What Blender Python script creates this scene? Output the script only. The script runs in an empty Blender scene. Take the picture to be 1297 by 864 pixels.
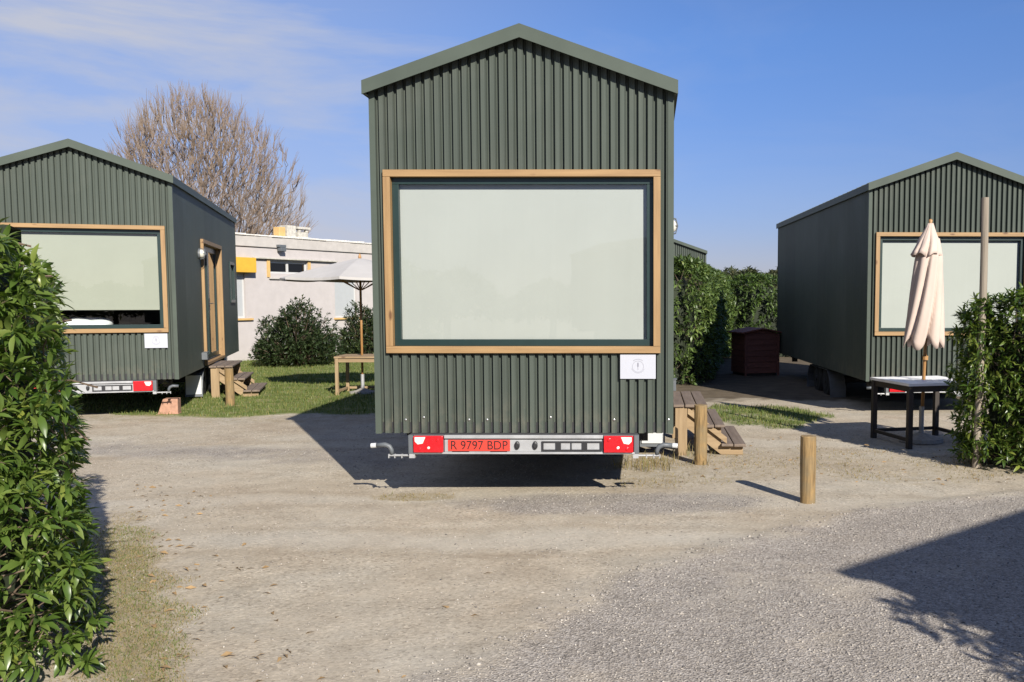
import bpy, math, random
import numpy as np
from mathutils import Vector, Matrix, noise as mnoise

random.seed(7)
RNG = np.random.default_rng(11)
S = bpy.context.scene
COL = S.collection

# ------------------------------------------------------------------ camera
cam_d = bpy.data.cameras.new('camera')
cam = bpy.data.objects.new('camera', cam_d)
COL.objects.link(cam)
cam.location = (0, 0, 1.72)
cam.rotation_euler = (math.pi / 2 - 0.0755, 0, 0)
cam_d.sensor_width = 36
cam_d.lens = 1190.17 / 1297 * 36
cam_d.shift_x = -168.87 / 1297
cam_d.shift_y = 35.34 / 1297
cam_d.clip_end = 2000
S.camera = cam

# ------------------------------------------------------------------ sun, sky, exposure
SUN_AZ, SUN_EL = math.radians(27.0), math.radians(29.0)     # behind the camera, to the right
to_sun = Vector((math.sin(SUN_AZ) * math.cos(SUN_EL), -math.cos(SUN_AZ) * math.cos(SUN_EL), math.sin(SUN_EL)))
sun_d = bpy.data.lights.new('sun', 'SUN')
sun_d.energy = 5.0
sun_d.angle = math.radians(0.5)
sun_d.color = (1.0, 0.94, 0.84)
sun = bpy.data.objects.new('sun', sun_d)
COL.objects.link(sun)
sun.rotation_euler = to_sun.to_track_quat('Z', 'Y').to_euler()
sun.location = to_sun * 40

w = bpy.data.worlds.new('World')
S.world = w
w.use_nodes = True
nt = w.node_tree
nt.nodes.clear()
out = nt.nodes.new('ShaderNodeOutputWorld')
bg = nt.nodes.new('ShaderNodeBackground')
bg.inputs[1].default_value = 0.05
sky = nt.nodes.new('ShaderNodeTexSky')
sky.sky_type = 'NISHITA'
sky.sun_disc = False
sky.sun_elevation = SUN_EL
sky.sun_rotation = math.pi - SUN_AZ
sky.air_density = 1.0
sky.dust_density = 0.3
sky.ozone_density = 2.5
# thin cirrus: streaked noise over the view direction
tc = nt.nodes.new('ShaderNodeTexCoord')
mp = nt.nodes.new('ShaderNodeMapping')
mp.inputs['Rotation'].default_value = (0, math.radians(-14), 0)
mp.inputs['Scale'].default_value = (1.6, 1.6, 7.0)
nz = nt.nodes.new('ShaderNodeTexNoise')
nz.inputs['Scale'].default_value = 1.7
nz.inputs['Detail'].default_value = 8
nz.inputs['Roughness'].default_value = 0.56
nz.inputs['Distortion'].default_value = 0.5
rp = nt.nodes.new('ShaderNodeValToRGB')
rp.color_ramp.elements[0].position = 0.45
rp.color_ramp.elements[1].position = 0.72
sx = nt.nodes.new('ShaderNodeSeparateXYZ')
lf = nt.nodes.new('ShaderNodeMapRange')           # the cirrus bank lies to the west (left)
lf.inputs['From Min'].default_value = 0.10
lf.inputs['From Max'].default_value = -0.50
lf.inputs['To Min'].default_value = 0.12
lf.inputs['To Max'].default_value = 1.0
lf.interpolation_type = 'SMOOTHSTEP'
mu = nt.nodes.new('ShaderNodeMath'); mu.operation = 'MULTIPLY'
ad = nt.nodes.new('ShaderNodeMath'); ad.operation = 'MULTIPLY_ADD'
ad.inputs[1].default_value = 0.95
mx = nt.nodes.new('ShaderNodeMix'); mx.data_type = 'RGBA'
mx.inputs[7].default_value = (6.6, 7.0, 8.4, 1)
L = nt.links.new
L(tc.outputs['Generated'], mp.inputs[0]); L(mp.outputs[0], nz.inputs['Vector'])
L(nz.outputs[0], rp.inputs[0]); L(tc.outputs['Generated'], sx.inputs[0])
L(sx.outputs[0], lf.inputs[0]); L(rp.outputs[0], mu.inputs[0]); L(lf.outputs[0], mu.inputs[1])
L(mu.outputs[0], ad.inputs[0])
hz = nt.nodes.new('ShaderNodeMath'); hz.operation = 'MULTIPLY'; hz.inputs[1].default_value = 0.40
L(lf.outputs[0], hz.inputs[0]); L(hz.outputs[0], ad.inputs[2])
tn = nt.nodes.new('ShaderNodeMix'); tn.data_type = 'RGBA'; tn.blend_type = 'MULTIPLY'; tn.inputs[0].default_value = 1
el = nt.nodes.new('ShaderNodeMapRange'); el.inputs['From Min'].default_value = 0.05; el.inputs['From Max'].default_value = 0.26
tg = nt.nodes.new('ShaderNodeMix'); tg.data_type = 'RGBA'        # clear, saturated winter sky, a little duller along the horizon
tg.inputs[6].default_value = (0.76, 0.76, 1.16, 1); tg.inputs[7].default_value = (0.72, 1.03, 1.60, 1)
L(sx.outputs[2], el.inputs[0]); L(el.outputs[0], tg.inputs[0]); L(tg.outputs[2], tn.inputs[7])
L(sky.outputs[0], tn.inputs[6])
L(ad.outputs[0], mx.inputs[0]); L(tn.outputs[2], mx.inputs[6])
L(mx.outputs[2], bg.inputs[0]); L(bg.outputs[0], out.inputs[0])

vs = S.view_settings
vs.view_transform = 'Standard'
vs.look = 'None'
vs.exposure = 0.68
vs.gamma = 1.0
vs.use_curve_mapping = False
S.cycles.max_bounces = 8
S.cycles.diffuse_bounces = 2
S.cycles.transparent_max_bounces = 12
S.cycles.caustics_reflective = False
S.cycles.caustics_refractive = False

# ------------------------------------------------------------------ materials
MAT = {}
def newmat(name):
    m = bpy.data.materials.new(name); m.use_nodes = True
    MAT[name] = m
    t = m.node_tree
    return m, t, t.nodes['Principled BSDF']
def N(t, kind, **kw):
    n = t.nodes.new(kind)
    for k, v in kw.items():
        if k.startswith('_'): setattr(n, k[1:], v)
        else: n.inputs[k.replace('__', ' ')].default_value = v
    return n
def ramp(t, stops):
    r = t.nodes.new('ShaderNodeValToRGB')
    e = r.color_ramp.elements
    while len(e) < len(stops): e.new(0.5)
    for i, (p, c) in enumerate(stops):
        e[i].position = p
        e[i].color = (*c, 1) if len(c) == 3 else c
    return r
def mixc(t, f, a, b, mode='MIX'):
    m = t.nodes.new('ShaderNodeMix'); m.data_type = 'RGBA'; m.blend_type = mode
    for s, v in ((0, f), (6, a), (7, b)):
        if hasattr(v, 'is_output') or isinstance(v, bpy.types.NodeSocket): t.links.new(v, m.inputs[s])
        elif isinstance(v, (int, float)): m.inputs[s].default_value = v
        else: m.inputs[s].default_value = (*v, 1)
    return m.outputs[2]
def mth(t, op, a, b=None, c=None):
    m = t.nodes.new('ShaderNodeMath'); m.operation = op
    for i, v in enumerate((a, b, c)):
        if v is None: continue
        if isinstance(v, bpy.types.NodeSocket): t.links.new(v, m.inputs[i])
        else: m.inputs[i].default_value = v
    return m.outputs[0]
def coords(t, scale=(1, 1, 1), rot=(0, 0, 0), which='Object'):
    tc = t.nodes.new('ShaderNodeTexCoord'); mp = t.nodes.new('ShaderNodeMapping')
    mp.inputs['Scale'].default_value = scale; mp.inputs['Rotation'].default_value = rot
    t.links.new(tc.outputs[which], mp.inputs[0]); return mp.outputs[0]
def noise(t, vec, scale, detail=4, rough=0.55):
    n = N(t, 'ShaderNodeTexNoise', Scale=scale, Detail=detail, Roughness=rough)
    t.links.new(vec, n.inputs['Vector']); return n.outputs[0]
def bump(t, p, h, strength=0.3, dist=0.01):
    b = N(t, 'ShaderNodeBump', Strength=strength, Distance=dist)
    t.links.new(h, b.inputs['Height']); t.links.new(b.outputs[0], p.inputs['Normal'])

def simple(name, c, rough=0.6, metal=0.0, var=0.12, scale=6.0, bumpy=0.0, spec=None, vec=(1, 1, 1)):
    m, t, p = newmat(name)
    v = coords(t, vec)
    f = noise(t, v, scale, 6, 0.6)
    lo = tuple(x * (1 - var) for x in c); hi = tuple(min(1, x * (1 + var)) for x in c)
    r = ramp(t, [(0.3, lo), (0.7, hi)])
    t.links.new(f, r.inputs[0]); t.links.new(r.outputs[0], p.inputs['Base Color'])
    p.inputs['Roughness'].default_value = rough
    p.inputs['Metallic'].default_value = metal
    if spec is not None: p.inputs['Specular IOR Level'].default_value = spec
    if bumpy: bump(t, p, f, bumpy)
    return m
def wood(name, dark, light, axis, knots=True, rough=0.6, grey=None, fine=1.0):
    m, t, p = newmat(name)
    st = {'x': (1.1, 16, 16), 'y': (16, 1.1, 16), 'z': (16, 16, 1.1)}[axis]
    oi = t.nodes.new('ShaderNodeObjectInfo')
    v0 = coords(t, st)
    va = t.nodes.new('ShaderNodeVectorMath'); va.operation = 'ADD'
    cb = t.nodes.new('ShaderNodeCombineXYZ')
    k = mth(t, 'MULTIPLY', oi.outputs['Random'], 37.0)
    for i in range(3): t.links.new(k, cb.inputs[i])
    t.links.new(v0, va.inputs[0]); t.links.new(cb.outputs[0], va.inputs[1])
    f = noise(t, va.outputs[0], 1.6 * fine, 7, 0.62 if fine == 1 else 0.7)
    r = ramp(t, [(0.25, dark), (0.48, tuple((a + b) / 2 for a, b in zip(dark, light))), (0.75, light)])
    t.links.new(f, r.inputs[0]); c = r.outputs[0]
    if knots:
        n2 = N(t, 'ShaderNodeTexVoronoi', Scale=1.0)
        st2 = {'x': (3.2, 9, 9), 'y': (9, 3.2, 9), 'z': (9, 9, 3.2)}[axis]
        v2 = coords(t, st2); vb = t.nodes.new('ShaderNodeVectorMath'); vb.operation = 'ADD'
        t.links.new(v2, vb.inputs[0]); t.links.new(cb.outputs[0], vb.inputs[1])
        t.links.new(vb.outputs[0], n2.inputs['Vector'])
        kr = ramp(t, [(0.07, (0.25, 0.12, 0.05)), (0.17, (1, 1, 1))]); t.links.new(n2.outputs[0], kr.inputs[0])
        c = mixc(t, 0.75, c, kr.outputs[0], 'MULTIPLY')
    if grey:
        g = noise(t, coords(t, (1, 1, 1)), 3.0, 5, 0.65)
        gr = ramp(t, [(0.42, (0, 0, 0)), (0.62, (1, 1, 1))]); t.links.new(g, gr.inputs[0])
        c = mixc(t, gr.outputs[0], c, grey)
    t.links.new(c, p.inputs['Base Color']); p.inputs['Roughness'].default_value = rough
    bump(t, p, f, 0.25, 0.004)
    return m

GREEN = (0.068, 0.081, 0.068)
def ramp_of(t, sock, stops):
    r = ramp(t, stops); t.links.new(sock, r.inputs[0]); return r.outputs[0]
def painted(name, c, vec):
    """coil-coated sheet: small gloss, dust and run-off streaks"""
    m, t, p = newmat(name)
    streak = noise(t, coords(t, vec), 2.0, 6, 0.6)
    blot = noise(t, coords(t), 1.3, 5, 0.6)
    r = ramp(t, [(0.3, tuple(x * 0.86 for x in c)), (0.72, tuple(x * 1.14 for x in c))]); t.links.new(streak, r.inputs[0])
    dust = ramp(t, [(0.5, (0, 0, 0)), (0.8, (0.22, 0.22, 0.22))]); t.links.new(blot, dust.inputs[0])
    c2 = mixc(t, dust.outputs[0], r.outputs[0], (0.17, 0.17, 0.145))
    sx0 = t.nodes.new('ShaderNodeSeparateXYZ'); t.links.new(coords(t), sx0.inputs[0])      # sheets of one roll differ a little
    sheet = mth(t, 'FLOOR', mth(t, 'MULTIPLY', mth(t, 'ADD', sx0.outputs[0], sx0.outputs[1]), 0.94))
    wn = t.nodes.new('ShaderNodeTexWhiteNoise'); wn.noise_dimensions = '1D'; t.links.new(sheet, wn.inputs['W'])
    c2 = mixc(t, 1.0, c2, ramp_of(t, wn.outputs['Value'], [(0, (0.90, 0.90, 0.90)), (1, (1.08, 1.08, 1.08))]), 'MULTIPLY')
    # splash dirt near the bottom edge of the sheet
    sp = t.nodes.new('ShaderNodeSeparateXYZ'); t.links.new(coords(t), sp.inputs[0])
    mr = N(t, 'ShaderNodeMapRange'); mr.inputs['From Min'].default_value = 0.95; mr.inputs['From Max'].default_value = 0.55
    t.links.new(sp.outputs[2], mr.inputs[0])
    dn = noise(t, coords(t, (1, 1, 0.6)), 9.0, 6, 0.65)
    dr = ramp(t, [(0.45, (0, 0, 0)), (0.75, (0.5, 0.5, 0.5))]); t.links.new(dn, dr.inputs[0])
    f3 = mth(t, 'MULTIPLY', mr.outputs[0], dr.outputs[0])
    c3 = mixc(t, f3, c2, (0.19, 0.165, 0.125))
    t.links.new(c3, p.inputs['Base Color'])
    rr = mth(t, 'MULTIPLY_ADD', blot, 0.2, 0.46); t.links.new(rr, p.inputs['Roughness'])
    p.inputs['Specular IOR Level'].default_value = 0.12
    return m
painted('green_sheet', GREEN, (14, 14, 0.35))
simple('green_trim', (0.068, 0.083, 0.068), 0.5, var=0.14, scale=1.6, spec=0.15)
simple('roof_sheet', (0.07, 0.088, 0.072), 0.45, var=0.12, scale=2)
for a in 'xyz': wood('pine_' + a, (0.205, 0.118, 0.048), (0.34, 0.212, 0.092), a)
for a in 'xyz': wood('weathered_' + a, (0.11, 0.08, 0.06), (0.20, 0.155, 0.122), a, knots=False, rough=0.8)
for a in 'xyz': wood('rough_pine_' + a, (0.19, 0.125, 0.064), (0.34, 0.245, 0.14), a, rough=0.75)
wood('bollard_wood', (0.060, 0.038, 0.017), (0.36, 0.235, 0.098), 'z', rough=0.85, grey=(0.175, 0.135, 0.075), fine=2.2)
wood('grey_pole', (0.17, 0.14, 0.105), (0.30, 0.255, 0.20), 'z', rough=0.85)
wood('pole_wood', (0.24, 0.12, 0.04), (0.42, 0.23, 0.085), 'z', knots=False, rough=0.5)
for a in 'xyz': wood('dark_stain_' + a, (0.018, 0.014, 0.011), (0.045, 0.034, 0.026), a, knots=False, rough=0.7)
for a in 'xz': wood('red_stain_' + a, (0.15, 0.048, 0.032), (0.25, 0.095, 0.064), a, knots=False, rough=0.75)
simple('sash_green', (0.012, 0.028, 0.026), 0.35, var=0.1)
simple('blind_fabric', (0.505, 0.510, 0.484), 0.85, var=0.025, scale=2.0)
simple('blind_fabric_dark', (0.335, 0.342, 0.288), 0.85, var=0.03, scale=2.0)  # darker tone of the blind fabric, for the half-raised blind
simple('interior', (0.035, 0.03, 0.026), 0.9)
simple('bed_linen', (0.72, 0.73, 0.75), 0.85, var=0.05, bumpy=0.3)
simple('paper', (0.40, 0.41, 0.455), 0.55, var=0.02)
simple('ink', (0.19, 0.19, 0.23), 0.7, var=0.05)
simple('galvanised', (0.36, 0.365, 0.37), 0.5, metal=0.3, var=0.16, scale=9)
simple('chassis_black', (0.022, 0.022, 0.024), 0.6, var=0.3)
simple('black_plastic', (0.016, 0.016, 0.018), 0.5, var=0.2)
simple('grey_plastic', (0.10, 0.11, 0.12), 0.5, var=0.15)
simple('white_plastic', (0.50, 0.51, 0.51), 0.4, var=0.06)
simple('red_lens', (0.55, 0.012, 0.018), 0.18, var=0.25, scale=30)
simple('clear_lens', (0.70, 0.66, 0.60), 0.15, var=0.1, scale=30)
simple('plate_red', (0.60, 0.045, 0.03), 0.4, var=0.05)
simple('plate_black', (0.02, 0.008, 0.008), 0.5)
simple('tyre', (0.018, 0.018, 0.018), 0.85, var=0.3, bumpy=0.2)
simple('steel', (0.5, 0.5, 0.5), 0.3, metal=0.9, var=0.1)
simple('concrete', (0.30, 0.28, 0.25), 0.9, var=0.25, scale=18, bumpy=0.5)
simple('clay_block', (0.36, 0.20, 0.135), 0.9, var=0.22, scale=14, bumpy=0.4)
simple('stucco', (0.425, 0.392, 0.378), 0.9, var=0.06, scale=3.5, bumpy=0.25)
simple('stucco_band', (0.42, 0.392, 0.362), 0.85, var=0.1, scale=5)
simple('roof_gravel', (0.62, 0.59, 0.54), 0.9, var=0.3, scale=22, bumpy=0.6)
simple('ochre', (0.60, 0.34, 0.035), 0.6, var=0.08)
simple('sill_ochre', (0.52, 0.34, 0.13), 0.7, var=0.12)
simple('white_frame', (0.48, 0.48, 0.47), 0.5, var=0.04)
simple('shutter_grey', (0.37, 0.385, 0.39), 0.6, var=0.03)
simple('vent_stone', (0.42, 0.40, 0.35), 0.9, var=0.25, scale=12)
simple('parasol_grey', (0.40, 0.385, 0.37), 0.85, var=0.06, scale=3)
simple('table_top_grey', (0.78, 0.77, 0.76), 0.55, var=0.10, scale=5)
simple('bark_grey', (0.125, 0.095, 0.077), 0.9, var=0.25, scale=5)
simple('twig_bark', (0.150, 0.110, 0.080), 0.85, var=0.25, scale=1.2)
simple('stem_bark', (0.13, 0.092, 0.062), 0.85, var=0.3, scale=9)
simple('lamp_globe', (0.62, 0.60, 0.52), 0.2, var=0.08)
simple('dead_leaf', (0.26, 0.17, 0.08), 0.8, var=0.3)

def glassmat(name, tint=(0.95, 0.98, 0.97), ior=1.5, extra=0.0):
    m, t, p = newmat(name)
    t.nodes.remove(p)
    o = [n for n in t.nodes if n.type == 'OUTPUT_MATERIAL'][0]
    fr = N(t, 'ShaderNodeFresnel', IOR=ior)
    tr = N(t, 'ShaderNodeBsdfTransparent'); tr.inputs[0].default_value = (*tint, 1)
    gl = N(t, 'ShaderNodeBsdfGlossy'); gl.inputs['Roughness'].default_value = 0.0
    v = coords(t); wv = noise(t, v, 0.7, 2, 0.4)
    b = N(t, 'ShaderNodeBump', Strength=0.06, Distance=0.02); t.links.new(wv, b.inputs['Height']); t.links.new(b.outputs[0], gl.inputs['Normal'])
    mxs = t.nodes.new('ShaderNodeMixShader')
    f = mth(t, 'MULTIPLY_ADD', fr.outputs[0], 1.7, extra)
    t.links.new(f, mxs.inputs[0]); t.links.new(tr.outputs[0], mxs.inputs[1]); t.links.new(gl.outputs[0], mxs.inputs[2])
    t.links.new(mxs.outputs[0], o.inputs[0])
    return m
glassmat('glass')

def fabric(name, c):
    m, t, p = newmat(name)
    f = noise(t, coords(t, (1, 1, 0.35)), 6, 6, 0.6)
    r = ramp(t, [(0.3, tuple(x * 0.9 for x in c)), (0.7, tuple(min(1, x * 1.08) for x in c))]); t.links.new(f, r.inputs[0])
    t.links.new(r.outputs[0], p.inputs['Base Color']); p.inputs['Roughness'].default_value = 0.9
    bump(t, p, noise(t, coords(t), 60, 3, 0.6), 0.15, 0.003)
    return m
fabric('beige_canvas', (0.50, 0.40, 0.34))

def leafmat(name, c0, c1, c2, rough=0.38, trans=0.25):
    m, t, p = newmat(name)
    at = t.nodes.new('ShaderNodeAttribute'); at.attribute_name = 'tint'
    oi = t.nodes.new('ShaderNodeObjectInfo')
    f = mth(t, 'FRACT', mth(t, 'ADD', at.outputs['Fac'], oi.outputs['Random']))
    r = ramp(t, [(0.0, c0), (0.5, c1), (0.93, c2), (1.0, tuple(min(1, a * b) for a, b in zip(c2, (1.3, 1.12, 0.9))))])
    t.links.new(f, r.inputs[0]); t.links.new(r.outputs[0], p.inputs['Base Color'])
    p.inputs['Roughness'].default_value = rough
    p.inputs['Specular IOR Level'].default_value = 0.45
    o = [n for n in t.nodes if n.type == 'OUTPUT_MATERIAL'][0]
    tl = N(t, 'ShaderNodeBsdfTranslucent')
    br = mixc(t, 1.0, r.outputs[0], (1.5, 1.7, 0.6), 'MULTIPLY'); t.links.new(br, tl.inputs[0])
    ms = t.nodes.new('ShaderNodeMixShader'); ms.inputs[0].default_value = trans
    t.links.new(p.outputs[0], ms.inputs[1]); t.links.new(tl.outputs[0], ms.inputs[2]); t.links.new(ms.outputs[0], o.inputs[0])
    return m
leafmat('hedge_leaf', (0.040, 0.076, 0.013), (0.080, 0.132, 0.025), (0.150, 0.200, 0.046), rough=0.33, trans=0.32)
leafmat('bush_leaf', (0.020, 0.034, 0.013), (0.034, 0.054, 0.019), (0.054, 0.076, 0.028), rough=0.42, trans=0.15)
leafmat('back_leaf', (0.040, 0.068, 0.018), (0.068, 0.112, 0.028), (0.115, 0.165, 0.046), rough=0.4, trans=0.2)
leafmat('wood_leaf', (0.040, 0.050, 0.022), (0.060, 0.072, 0.030), (0.085, 0.088, 0.045), rough=0.6, trans=0.1)
leafmat('grass_blade', (0.072, 0.108, 0.022), (0.118, 0.160, 0.036), (0.195, 0.195, 0.066), rough=0.55, trans=0.3)
leafmat('dry_grass', (0.20, 0.145, 0.06), (0.28, 0.21, 0.095), (0.15, 0.15, 0.055), rough=0.7, trans=0.25)
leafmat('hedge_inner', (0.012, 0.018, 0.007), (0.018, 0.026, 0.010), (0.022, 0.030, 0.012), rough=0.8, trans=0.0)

def pebble_mat():
    m, t, p = newmat('pebble')
    at = t.nodes.new('ShaderNodeAttribute'); at.attribute_name = 'tint'
    r = ramp(t, [(0.0, (0.085, 0.078, 0.072)), (0.2, (0.235, 0.212, 0.187)), (0.75, (0.335, 0.302, 0.263)), (1.0, (0.43, 0.395, 0.345))])
    t.links.new(at.outputs['Fac'], r.inputs[0]); t.links.new(r.outputs[0], p.inputs['Base Color']); p.inputs['Roughness'].default_value = 0.85
pebble_mat()

# ------------------------------------------------------------------ mesh helpers
class MB:
    def __init__(s): s.v, s.f, s.m = [], [], []
    def face(s, pts, mat=0):
        b = len(s.v); s.v += [tuple(p) for p in pts]; s.f.append(tuple(range(b, b + len(pts)))); s.m.append(mat)
    def box(s, x0, x1, y0, y1, z0, z1, mat=0):
        b = len(s.v)
        s.v += [(x0, y0, z0), (x1, y0, z0), (x1, y1, z0), (x0, y1, z0), (x0, y0, z1), (x1, y0, z1), (x1, y1, z1), (x0, y1, z1)]
        for q in ((0, 3, 2, 1), (4, 5, 6, 7), (0, 1, 5, 4), (1, 2, 6, 5), (2, 3, 7, 6), (3, 0, 4, 7)):
            s.f.append(tuple(b + i for i in q)); s.m.append(mat)
        return s
    def prism(s, poly, axis, a0, a1, mat=0):
        """poly: list of 2d points (counter-clockwise), extruded along axis"""
        def P(u, v, a): return {'x': (a, u, v), 'y': (u, a, v), 'z': (u, v, a)}[axis]
        n = len(poly); b = len(s.v)
        s.v += [P(u, v, a0) for u, v in poly] + [P(u, v, a1) for u, v in poly]
        s.f.append(tuple(b + i for i in range(n))); s.m.append(mat)
        s.f.append(tuple(b + n + i for i in reversed(range(n)))); s.m.append(mat)
        for i in range(n):
            j = (i + 1) % n
            s.f.append((b + i, b + n + i, b + n + j, b + j)); s.m.append(mat)
        return s
    def tube(s, pts, rad, n=8, mat=0, cap=True):
        pts = [Vector(p) for p in pts]
        if isinstance(rad, (int, float)): rad = [rad] * len(pts)
        rings = []
        up = None
        for i, p in enumerate(pts):
            d = (pts[min(i + 1, len(pts) - 1)] - pts[max(i - 1, 0)])
            if d.length < 1e-9: d = Vector((0, 0, 1))
            d.normalize()
            if up is None:
                up = Vector((1, 0, 0)) if abs(d.x) < 0.9 else Vector((0, 1, 0))
            a = (up - d * up.dot(d)).normalized(); up = a
            c = d.cross(a)
            b = len(s.v)
            for k in range(n):
                t = 2 * math.pi * k / n
                q = p + (a * math.cos(t) + c * math.sin(t)) * rad[i]
                s.v.append(tuple(q))
            rings.append(b)
        for i in range(len(rings) - 1):
            for k in range(n):
                s.f.append((rings[i] + k, rings[i] + (k + 1) % n, rings[i + 1] + (k + 1) % n, rings[i + 1] + k)); s.m.append(mat)
        if cap and n > 2:
            s.f.append(tuple(reversed([rings[0] + k for k in range(n)]))); s.m.append(mat)
            s.f.append(tuple(rings[-1] + k for k in range(n))); s.m.append(mat)
        return s
    def mesh(s, name, mats):
        me = bpy.data.meshes.new(name)
        me.from_pydata(s.v, [], s.f)
        for m in mats: me.materials.append(MAT[m])
        if len(mats) > 1: me.polygons.foreach_set('material_index', s.m)
        me.update(); return me
def link(name, me, parent=None, bevel=0, smooth=False):
    o = bpy.data.objects.new(name, me); COL.objects.link(o)
    if parent is not None: o.parent = parent
    if bevel:
        b = o.modifiers.new('bevel', 'BEVEL'); b.width = bevel; b.segments = 2; b.limit_method = 'ANGLE'; b.angle_limit = 0.7
    if smooth: me.polygons.foreach_set('use_smooth', [True] * len(me.polygons))
    return o
def build(mb, name, mats, parent=None, bevel=0, smooth=False):
    if isinstance(mats, str): mats = [mats]
    return link(name, mb.mesh(name, mats), parent, bevel, smooth)
def empty(name, loc=(0, 0, 0), rz=0):
    o = bpy.data.objects.new(name, None); COL.objects.link(o)
    o.location = loc; o.rotation_euler = (0, 0, rz); o.empty_display_size = 0.3
    return o
def tag(o, label, cat, group=None, kind=None):
    o['label'] = label; o['category'] = cat
    if group: o['group'] = group
    if kind: o['kind'] = kind
    return o
def np_mesh(name, V, F, mats, tint=None, smooth=False):
    """V (n,3) float, F (m,k) int"""
    V = np.ascontiguousarray(V, np.float32); F = np.ascontiguousarray(F, np.int32)
    me = bpy.data.meshes.new(name)
    k = F.shape[1]
    me.vertices.add(len(V)); me.vertices.foreach_set('co', V.ravel())
    me.loops.add(F.size); me.loops.foreach_set('vertex_index', F.ravel())
    me.polygons.add(len(F)); me.polygons.foreach_set('loop_start', np.arange(0, F.size, k, dtype=np.int32))
    me.polygons.foreach_set('loop_total', np.full(len(F), k, np.int32))
    if smooth: me.polygons.foreach_set('use_smooth', np.ones(len(F), bool))
    for m in mats: me.materials.append(MAT[m])
    if tint is not None:
        a = me.attributes.new('tint', 'FLOAT', 'POINT'); a.data.foreach_set('value', np.ascontiguousarray(tint, np.float32))
    me.update(calc_edges=True); me.validate()
    return me

# ------------------------------------------------------------------ ground
def smooth(a, b, x):
    t = np.clip((x - a) / (b - a), 0, 1); return t * t * (3 - 2 * t)
def axis_lines(segs):
    out = []
    for a, b, st in segs: out += list(np.arange(a, b, st))
    out.append(segs[-1][1]); return np.array(out)
def vn(x, y):
    return 0.6 * np.sin(3.1 * x + 1.7 * y) * np.sin(2.3 * y - 1.1 * x + 2) + 0.4 * np.sin(7.3 * x - 3.1 * y + 1) * np.sin(6.1 * y + 4.2 * x) + 0.3 * np.sin(15 * x + 4 * y) * np.sin(13 * y - 6 * x)
def lawn_mask(x, y):
    wob = 0.18 * np.sin(x * 1.7) + 0.1 * np.sin(x * 4.1 + 1)
    left = smooth(13.45, 13.85, y + wob) * smooth(-2.6, -3.2, x)
    # strip of grass beside the steps of the middle house
    cx, cy = 1.75, 13.6
    d = ((x - cx) / 1.05) ** 2 + ((y - cy) / 1.4) ** 2 + 0.35 * np.sin(4.1 * x + 1.3 * y) * np.sin(2.3 * y - x) + 0.25 * np.sin(9 * x) * np.sin(6 * y + 2)
    right = smooth(1.15, 0.5, d)
    return np.maximum(left, right * 0.72)
def dry_mask(x, y):
    # beside the near hedge
    px = -2.34 - (y - 4.2) * 0.571
    a = smooth(0.55, 0.02, np.abs(x - px) + 0.10 * vn(x, y)) * smooth(9.2, 6.0, y) * 0.8
    # between the steps and the parasol table
    b = smooth(8.3, 8.9, y + 0.25 * np.sin(x * 3)) * smooth(11.2, 10.4, y) * smooth(0.1, 0.5, x) * smooth(4.5, 3.6, x)
    c = smooth(1.0, 0.3, ((x + 2.0) / 0.5) ** 2 + ((y - 8.05) / 0.22) ** 2) * 0.7
    d = smooth(1.2, 0.3, ((x - 0.1) / 0.8) ** 2 + ((y - 9.3) / 1.3) ** 2)
    e = smooth(12.4, 13.2, y) * smooth(14.2, 13.6, y) * smooth(-3, -3.6, x) * 0.5
    return np.clip(np.maximum.reduce([a, b * 0.45, c, d * 0.5, e]), 0, 1)
def soil_shade_mask(x, y):
    return smooth(15.0, 16.6, y + 0.4 * vn(x, y)) * smooth(0.2, 0.8, x) * smooth(40, 30, y)  # dark earth tone that also paints in shade between the houses
GLINE = np.array([(-1.6, 3.4), (-0.87, 4.2), (-0.36, 5.5), (0.62, 6.5), (1.7, 7.45), (3.4, 8.3), (6.0, 9.2)])
def gravel_mask(x, y):
    gx = np.interp(y, GLINE[:, 1], GLINE[:, 0]) + 0.22 * vn(x * 0.7, y * 0.7)
    a = smooth(-0.3, 0.35, x - gx) * smooth(9.4, 8.4, y) * (0.82 + 0.25 * vn(x * 0.4 + 3, y * 0.4))
    b = 0.55 * smooth(0.9, 0.2, np.abs(y - (10.2 - 0.18 * (x + 4)))) * smooth(-1.9, -3.2, x)       # pale wheel track to the left
    c = 0.75 * smooth(1.2, 0.3, ((x + 0.25) / 1.6) ** 2 + ((y - 7.75) / 0.5) ** 2)
    return np.clip(np.maximum.reduce([a, b, c]), 0, 1)
def relief(x, y):
    near = smooth(60, 25, np.hypot(x, y))
    z = 0.012 * np.sin(x * 0.9 + 0.5 * y) * np.sin(y * 0.6 - 0.4 * x)
    gx = np.interp(y, GLINE[:, 1], GLINE[:, 0])
    z = z + 0.014 * np.exp(-((x - gx - 0.05) / 0.16) ** 2) * smooth(9, 8, y)
    z = z + 0.02 * lawn_mask(x, y)
    return z * near
xs = axis_lines([(-900, -100, 100), (-100, -20, 8), (-20, -8, 0.8), (-8, 6, 0.07), (6, 20, 0.8), (20, 100, 8), (100, 900, 100)])
ys = axis_lines([(-900, -100, 100), (-100, -20, 8), (-20, 3, 0.8), (3, 10, 0.06), (10, 17, 0.12), (17, 30, 0.35), (30, 60, 2), (60, 200, 14), (200, 1200, 100)])
X, Y = np.meshgrid(xs, ys)
V = np.stack([X.ravel(), Y.ravel(), relief(X, Y).ravel()], 1)
nx_, ny_ = len(xs), len(ys)
I = np.arange(nx_ * ny_).reshape(ny_, nx_)
F = np.stack([I[:-1, :-1].ravel(), I[:-1, 1:].ravel(), I[1:, 1:].ravel(), I[1:, :-1].ravel()], 1)
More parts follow.
